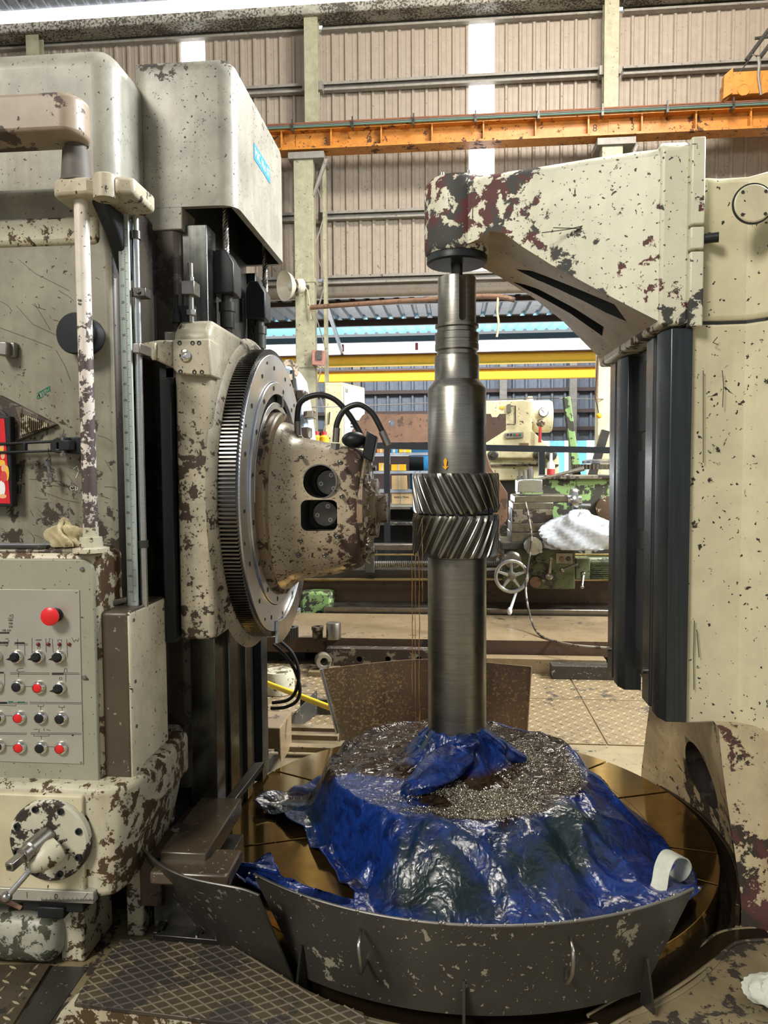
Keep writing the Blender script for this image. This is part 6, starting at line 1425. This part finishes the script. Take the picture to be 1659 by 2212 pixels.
# pale blue machine glimpsed behind the swivel ring
fm = thing('distant_gear_machine', 'pale blue machine with dark blocks just behind the swivel ring', 'machine', tuple(PY(645, 950, 8)))
g = G(); quad(g, [(600, 790), (628, 790), (645, 815), (655, 870), (668, 960), (660, 1325), (600, 1325)], 8.0, 8.5); g.obj('body', worn('pale blue machine paint', (.55, .66, .80), (.3, .2, .12), th=.72, cs=6), fm, bevel=.03)
for pts in ([(640, 842), (657, 842), (657, 862), (640, 862)], [(655, 888), (676, 886), (676, 902), (655, 904)], [(640, 925), (665, 922), (665, 945), (640, 948)]):
    g = G(); quad(g, pts, 7.85, 8.1); g.obj('block', 'oilbrown', fm, bevel=.01)
g = G(); g.tube([PY(px, py, 7.9) for px, py in ((632, 800), (634, 830), (640, 880), (646, 925))], .03, 8); g.obj('rod', 'guard', fm)
g = G(); c = PY(622, 800, 7.9); g.annulus(c, (.5, -1, 0), .05, .11, 0, .05, 24); g.obj('wheel', 'tan', fm)
for px, lbl, m in ((684, 'yellow oil can with red cap, the left one by the column foot', 'yellow'), (700, 'yellow oil can with red cap, the right one by the column foot', 'yellow')):
    c = PY(px, 957, 9.0); t = thing('oil_can', lbl, 'can', tuple(c)); g = G(); g.lathe(c - V((0, 0, .06)), (0, 0, 1), [(.06, 0), (.06, .13), (.03, .16), (.0001, .16)], 18); g.obj('body', m, t); g = G(); g.lathe(c + V((0, 0, .08)), (0, 0, 1), [(.035, 0), (.035, .06), (.0001, .06)], 12); g.obj('cap', 'redfar', t)
a, b = PY(675, 1150, 9.0), PY(712, 962, 9.0); g = G(); g.box(a.x, b.x, 8.85, 9.2, 0.005, PY(690, 957, 9.0).z - .06); o = g.obj('tool_stand', 'guard', bevel=.01); tag(o, 'dark stand under the yellow oil cans by the column foot', 'stand')
# dark guard rail in front of the far machines
rl = thing('guard_rail', 'black square tube rail running behind the shaft at mid height', 'rail', (0.5, 8.6, 0))
def bar(g, px0, py0, px1, py1, y, r): a, b = PY(px0, py0, y), PY(px1, py1, y); d = (b - a); u = V((0, 1, 0)); v = d.normalized().cross(u); g.obox((a + b) / 2, d / 2, u * r, v * r)
g = G(); bar(g, 770, 962, 1330, 973, 8.6, .035); g.obj('top_rail', 'black', rl, smooth=0)
for px, pyb in ((836, 1330), (1170, 1330)):
    g = G(); bar(g, px, 965, px + 1, pyb, 8.6, .034); g.obj('rail_post', 'black', rl, smooth=0)
# shelf with cartons seen between hob head and gear
sf = thing('storage_shelf', 'steel shelf of cartons between hob head and gear', 'shelf', tuple(PY(850, 1180, 9.2)))
SHELF = [PY(760, py, 9.0).z + .013 for py in (981, 1020, 1061, 1092, 1131)]
for py in (981, 1020, 1061, 1092, 1131):
    a, b = PY(760, py, 9.0), PY(1000, py, 9.0); g = G(); g.box(a.x, b.x, 9.0, 9.5, a.z - .02, a.z + .012); g.obj('shelf_board', 'zinc' if py < 1090 else ('hood' if py < 1100 else 'guard'), sf)
for px in (798, 1000): 
    a, b = PY(px, 1250, 9.0), PY(px, 962, 9.0); g = G(); g.box(a.x, a.x + .04, 9.0, 9.04, 0, b.z); g.obj('shelf_post', 'guard', sf)
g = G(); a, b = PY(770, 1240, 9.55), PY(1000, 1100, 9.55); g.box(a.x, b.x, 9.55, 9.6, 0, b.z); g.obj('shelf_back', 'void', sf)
def carton(px0, px1, py0, py1, y, mat, lbl, mark=None, name='carton', cat='box'):
    a, b = PY(px0, py1, y), PY(px1, py0, y); a.z = min(SHELF, key=lambda z: abs(z - a.z)); b.z = max(b.z, a.z + .05); t = thing(name, lbl, cat, ((a.x + b.x) / 2, y + .12, a.z)); g = G(); g.box(a.x, b.x, y, y + .25, a.z + .002, b.z); g.obj('box', mat, t, bevel=.004)
    if mark: text(mark, 'stencil', 'ink', ((a.x + b.x) / 2, y - .002, (a.z * .4 + b.z * .6)), (1, 0, 0), (0, 0, 1), (b.x - a.x) / len(mark) * 1.35, t)
    g = G(); g.box((a.x + b.x) / 2 - .012, (a.x + b.x) / 2 + .012, y - .002, y + .001, a.z + .004, b.z); g.obj('tape', 'twine', t); return t
carton(846, 879, 1027, 1059, 9.02, 'card', 'brown carton on the middle shelf, above the stencilled one')
carton(846, 890, 1064, 1090, 9.02, 'card', 'stencilled brown carton on the lower shelf', 'INDUSTRIAL')
carton(812, 834, 1066, 1090, 9.04, 'lightcream', 'pale carton with tape on the lower shelf, left of the black post')
carton(818, 833, 1000, 1018, 9.04, 'yellow', 'yellow carton on the second shelf, left of the black post')
carton(845, 876, 1003, 1018, 9.04, 'yellow', 'yellow carton on the second shelf, right of the black post')
carton(862, 886, 966, 979, 9.04, 'yellow', 'yellow carton on the top shelf beside the blue panel')
carton(814, 832, 966, 979, 9.04, 'crane', 'orange carton on the top shelf, left of the black post')
carton(845, 857, 967, 979, 9.04, 'bluefar', 'blue tin on the top shelf, right of the black post', None, 'tin', 'tin')
a, b = PY(886, 1030, 9.7), PY(935, 958, 9.7); g = G(); g.box(a.x, b.x, 9.7, 9.8, 0, b.z); o = g.obj('blue_panel', 'bluefar'); tag(o, 'bright blue painted panel just left of the shaft', 'panel')
a, b = PY(884, 1016, 9.65), PY(915, 986, 9.65); g = G(); g.box(a.x, b.x, 9.62, 9.68, a.z, b.z); o = g.obj('dark_window', 'void', o, bevel=.004)
for (px0, px1, py0, py1, lbl) in ((812, 829, 1110, 1130, 'small red crate in the dark under the shelf'),):
    carton(px0, px1, py0, py1, 9.05, 'redfar', lbl)
# leaning green post, white column and hanging gear at the right
a, b = PY(1223, 858, 9.2), PY(1247, 1035, 9.2); b = a + (b - a) * ((a.z - .03) / (a.z - b.z)); g = G(); d = b - a; g.obox((a + b) / 2, d / 2, (0, .05, 0), V((0, 1, 0)).cross(d.normalized()) * .042); o = g.obj('green_post', 'green', bevel=.008); tag(o, 'leaning green post between the pale machine and the guideway', 'post')
a, b = PY(1290, 1010, 9.8), PY(1318, 785, 9.8); g = G(); g.box(a.x, b.x, 9.8, 10.0, 0, b.z + .6); g.box(a.x - .02, a.x + .06, 9.56, 9.82, PY(1292, 772, 9.6).z, PY(1292, 762, 9.6).z); o = g.obj('white_post', 'lightcream', bevel=.01); tag(o, 'cream square post beside the far guideway', 'post')
a, b = PY(1287, 1000, 9.7), PY(1308, 930, 9.7); a = b + (a - b) * ((b.z - .03) / (b.z - a.z)); g = G(); d = b - a; g.obox((a + b) / 2, d / 2, (0, .04, 0), V((0, 1, 0)).cross(d.normalized()) * .05); o = g.obj('leaning_channel', 'darksteel'); tag(o, 'dark steel channel leaning against the cream post', 'channel')
c = PY(1305, 992, 9.0); t = thing('face_plate', 'flat round face plate on a ribbed ring beside the far guideway', 'plate', tuple(c - V((0, 0, .2))))
g = G(); g.lathe(c, (0, 0, 1), [(.26, -.05), (.26, -.02), (.20, 0), (.0001, 0)], 40); g.obj('disc', 'steel', t); g = G()
for k in range(48): a = 2 * math.pi * k / 48; g.box(c.x + .35 * math.cos(a) - .012, c.x + .35 * math.cos(a) + .012, 9.0 + .35 * math.sin(a) - .012, 9.0 + .35 * math.sin(a) + .012, c.z - .12, c.z - .06)
g.lathe(c - V((0, 0, .12)), (0, 0, 1), [(.34, 0), (.34, .06), (.0001, .06)], 40); g.obj('ribbed_ring', 'lathegrey', t)
# hanging chain and thin rope
ch_ = thing('hanging_chain', 'rusty chain hanging beside the cream post', 'chain', tuple(PY(1288, 860, 9.6)))
a, b = PY(1292, 770, 9.6), PY(1287, 862, 9.6)
for k in range(26):
    p = a.lerp(b, k / 25); g = G(); u = V((1, 0, 0)) if k % 2 else V((0, 1, 0)); g.tube([p + u * .012 * math.cos(t * .785) + V((0, 0, .03 * math.sin(t * .785))) for t in range(9)], .006, 5); g.obj('chain_link', 'brownplate', ch_)
g = G(); c = PY(1294, 898, 9.6); g.ball(c, .035, 14, 8); g.obj('yellow_knob', 'yellow', ch_); g = G(); g.tube([b, c], .007, 6); g.obj('chain_hook', 'guard', ch_)

# ================================================================ OVERHEAD: runway beam, end carriage, lamp, conduit
cb_ = thing('crane_runway', 'rusty orange crane runway beam across the back wall', 'beam', (0, crane_y, 7.4))
zb0, zb1 = PY(1100, 308, crane_y).z, PY(1100, 266, crane_y).z
g = G(); g.box(-15, 15, crane_y - .015, crane_y + .015, zb0, zb1); g.obj('web', 'crane', cb_)
for nm, z in (('bottom_flange', zb0), ('top_flange', zb1)): g = G(); g.box(-15, 15, crane_y - .17, crane_y + .17, z - .02, z + .02); g.obj(nm, 'crane', cb_)
sp_ = PY(718, 310, crane_y).x; dxs = (PY(1155, 290, crane_y).x - sp_) / 4
st0 = None
for k in range(-10, 12):
    x = sp_ + k * dxs
    if st0 is None:
        g = G(); g.box(x - .012, x + .012, crane_y - .16, crane_y - .01, zb0 + .02, zb1 - .02); st0 = g.obj('stiffener', 'crane', cb_); xs0 = x
    else:
        c = st0.copy(); COL.objects.link(c); c.location = (x - xs0, 0, 0)
g = G(); g.box(-15, 15, crane_y - .04, crane_y + .04, zb1 + .02, zb1 + .09); g.obj('crane_rail', 'brownplate', cb_)
for i, (m, z) in enumerate((('copper', .075), ('wire', .035), ('teal', -.005))):
    g = G(); g.cyl((-15, crane_y - .22 - .02 * i, zb1 + z), (15, crane_y - .22 - .02 * i, zb1 + z), .016, 8); g.obj('conductor_line', m, cb_)
kk = None
for k in range(-9, 10):
    x = PY(895, 290, crane_y).x + k * 1.09
    if kk is None:
        g = G(); g.box(x - .02, x + .02, crane_y - .30, crane_y - .15, zb1 - .08, zb1 + .02); g.box(x - .012, x + .012, crane_y - .30, crane_y - .27, zb1 - .02, zb1 + .12); kk = g.obj('conductor_hanger', 'guard', cb_); xk = x
    else: c = kk.copy(); COL.objects.link(c); c.location = (x - xk, 0, 0)
for px in (663, 1338):
    c = PY(px, 305, crane_y); g = G(); g.box(c.x - .2, c.x + .2, crane_y - .03, crane_y - .016, zb0 + .03, zb1 - .03)
    g.obj('splice_plate', 'crane', cb_)
    for k in range(4): p = V((c.x - .14 + .09 * k, crane_y - .03, zb0 + .07)); g = G(); g.hexn(p, p + V((0, -.02, 0)), .016); g.obj('splice_bolt', 'guard', cb_)
for s, px in (('3', 703), ('8', 1285), ('8', 1365)):
    c = PY(px, 290, crane_y - .016); text(s, 'bay_number', 'scratch', (c.x, crane_y - .017, (zb0 + zb1) / 2), (1, 0, 0), (0, 0, 1), .17, cb_)
ec2 = thing('crane_carriage', 'orange crane end carriage with cables on the runway, top right', 'crane', (5.2, crane_y, zb1 + .09))
a, b = PY(1580, 212, crane_y - .3), PY(1640, 152, crane_y - .3)
g = G(); g.box(a.x, a.x + 2.6, crane_y - .30, crane_y + .28, zb1 + .16, b.z); g.obj('end_beam', 'crane', ec2, bevel=.01)
g = G(); g.ext([(a.x - .14, zb1 + .09), (a.x + .01, zb1 + .18), (a.x + .01, b.z + .06), (a.x - .13, b.z - .06)], 'xz', crane_y - .32, crane_y - .2); g.obj('buffer_plate', 'crane', ec2)
c = PY(1606, 194, crane_y - .31); g = G(); g.annulus(c, (0, -1, 0), .088, .10, -.01, .012, 32); g.lathe(c, (0, -1, 0), [(.088, 0), (.088, .006), (.0001, .006)], 32); g.obj('wheel_cap', 'crane', ec2)
g = G(); g.lathe((a.x + .28, crane_y, zb1 + .17), (0, 1, 0), [(.10, -.05), (.10, .05)], 24); g.obj('travel_wheel', 'guard', ec2)
for p, q, r in (((1612, 130), (1680, 38), .035), ((1642, 124), (1690, 60), .035), ((1631, 83), (1690, 76), .026), ((1594, 162), (1628, 116), .012)):
    g = G(); g.tube([PY(*p, crane_y - .2), PY(*q, crane_y - .2)], r, 8); g.obj('handrail', 'guard', ec2)
for k in range(8):
    g = G(); g.tube(smoothcurve([PY(1625 + k, 118 + k * .3, crane_y - .33 - .01 * k), PY(1634 + k, 122, crane_y - .36), PY(1638 + k * .7, 140, crane_y - .37), PY(1637 + k * .5, 165, crane_y - .35), PY(1643 + k * .4, 205, crane_y - .34)], 5), .009, 6); g.obj('festoon_cable', 'wire', ec2)
g = G(); g.obox(PY(1652, 180, crane_y - .33), (.06, 0, .02), (0, .01, 0), (.02, 0, .17)); g.obj('drilled_plate', 'crane', ec2)
# horn lamp on the lattice column
hl = thing('horn_lamp', 'cream bell shaped lamp on the lattice column, left side', 'lamp', tuple(PY(650, 615, 13.5)))
c = PY(640, 618, 13.45); ax = V((-.72, -.68, -.12)).normalized()
g = G(); g.lathe(c, ax, [(.06, -.12), (.13, -.12), (.13, -.02), (.10, 0), (.09, .05), (.14, .09), (.22, .16), (.265, .25), (.268, .255), (.255, .245), (.13, .10), (.0001, .08)], 36); g.obj('shade', 'cream2', hl)
g = G(); g.annulus(c, ax, .09, .115, .02, .05, 28); g.obj('neck_band', 'guard', hl)
g = G(); g.ball(c + ax * .12, .07, 18, 10); g.obj('bulb', 'white', hl)
g = G(); g.tube(smoothcurve([c - ax * .12, c - ax * .2 + V((.02, 0, -.05)), PY(668, 650, 13.55), PY(672, 690, 13.55)], 6), .012, 8); g.obj('lamp_cable', 'twine', hl)
g = G(); a = PY(658, 620, 13.6); g.obox(a, (.08, .02, 0), (0, .03, 0), (0, 0, .03)); g.obj('lamp_bracket', 'guard', hl)
jb = thing('switch_box', 'reddish metal switch box on the lattice column', 'box', tuple(PY(688, 785, 13.5)))
g = G(); quad(g, [(674, 755), (702, 757), (700, 790), (673, 788)], 13.45, 13.60); g.obj('case', worn('dull red box paint', (.50, .23, .18), (.2, .1, .08), th=.7, cs=8), jb, bevel=.01)
g = G(); quad(g, [(683, 757), (695, 757), (695, 777), (683, 777)], 13.42, 13.46); g.obj('switch', 'guard', jb)
g = G(); pts = [PY(672, 664, 13.5), PY(800, 655, 13.3), PY(940, 646, 13.1), PY(1060, 640, 12.9), PY(1112, 648, 12.8)]; g.tube(smoothcurve(pts, 5), .045, 10); o = g.obj('overhead_pipe', 'copper'); o.data.materials[0] = M['brownplate']; tag(o, 'brown pipe slung from the lattice column across to the overarm', 'pipe')
g = G(); g.tube(smoothcurve([PY(1076, 640, 12.85), PY(1074, 670, 12.85), PY(1077, 700, 12.85), PY(1073, 728, 12.85)], 5), .02, 6); o = g.obj('hanging_rope', 'twine'); tag(o, 'short rope end hanging from the brown pipe right of the shaft', 'rope')
g = G(); g.tube(smoothcurve([PY(632, 880, 8.2), PY(700, 879, 9.0), PY(900, 872, 9.4), PY(1140, 860, 9.4), PY(1226, 861, 9.2), PY(1305, 862, 9.82)], 4), .007, 6); o = g.obj('overhead_wire', 'wire'); tag(o, 'thin grey wire strung from the ring past the green post', 'wire')
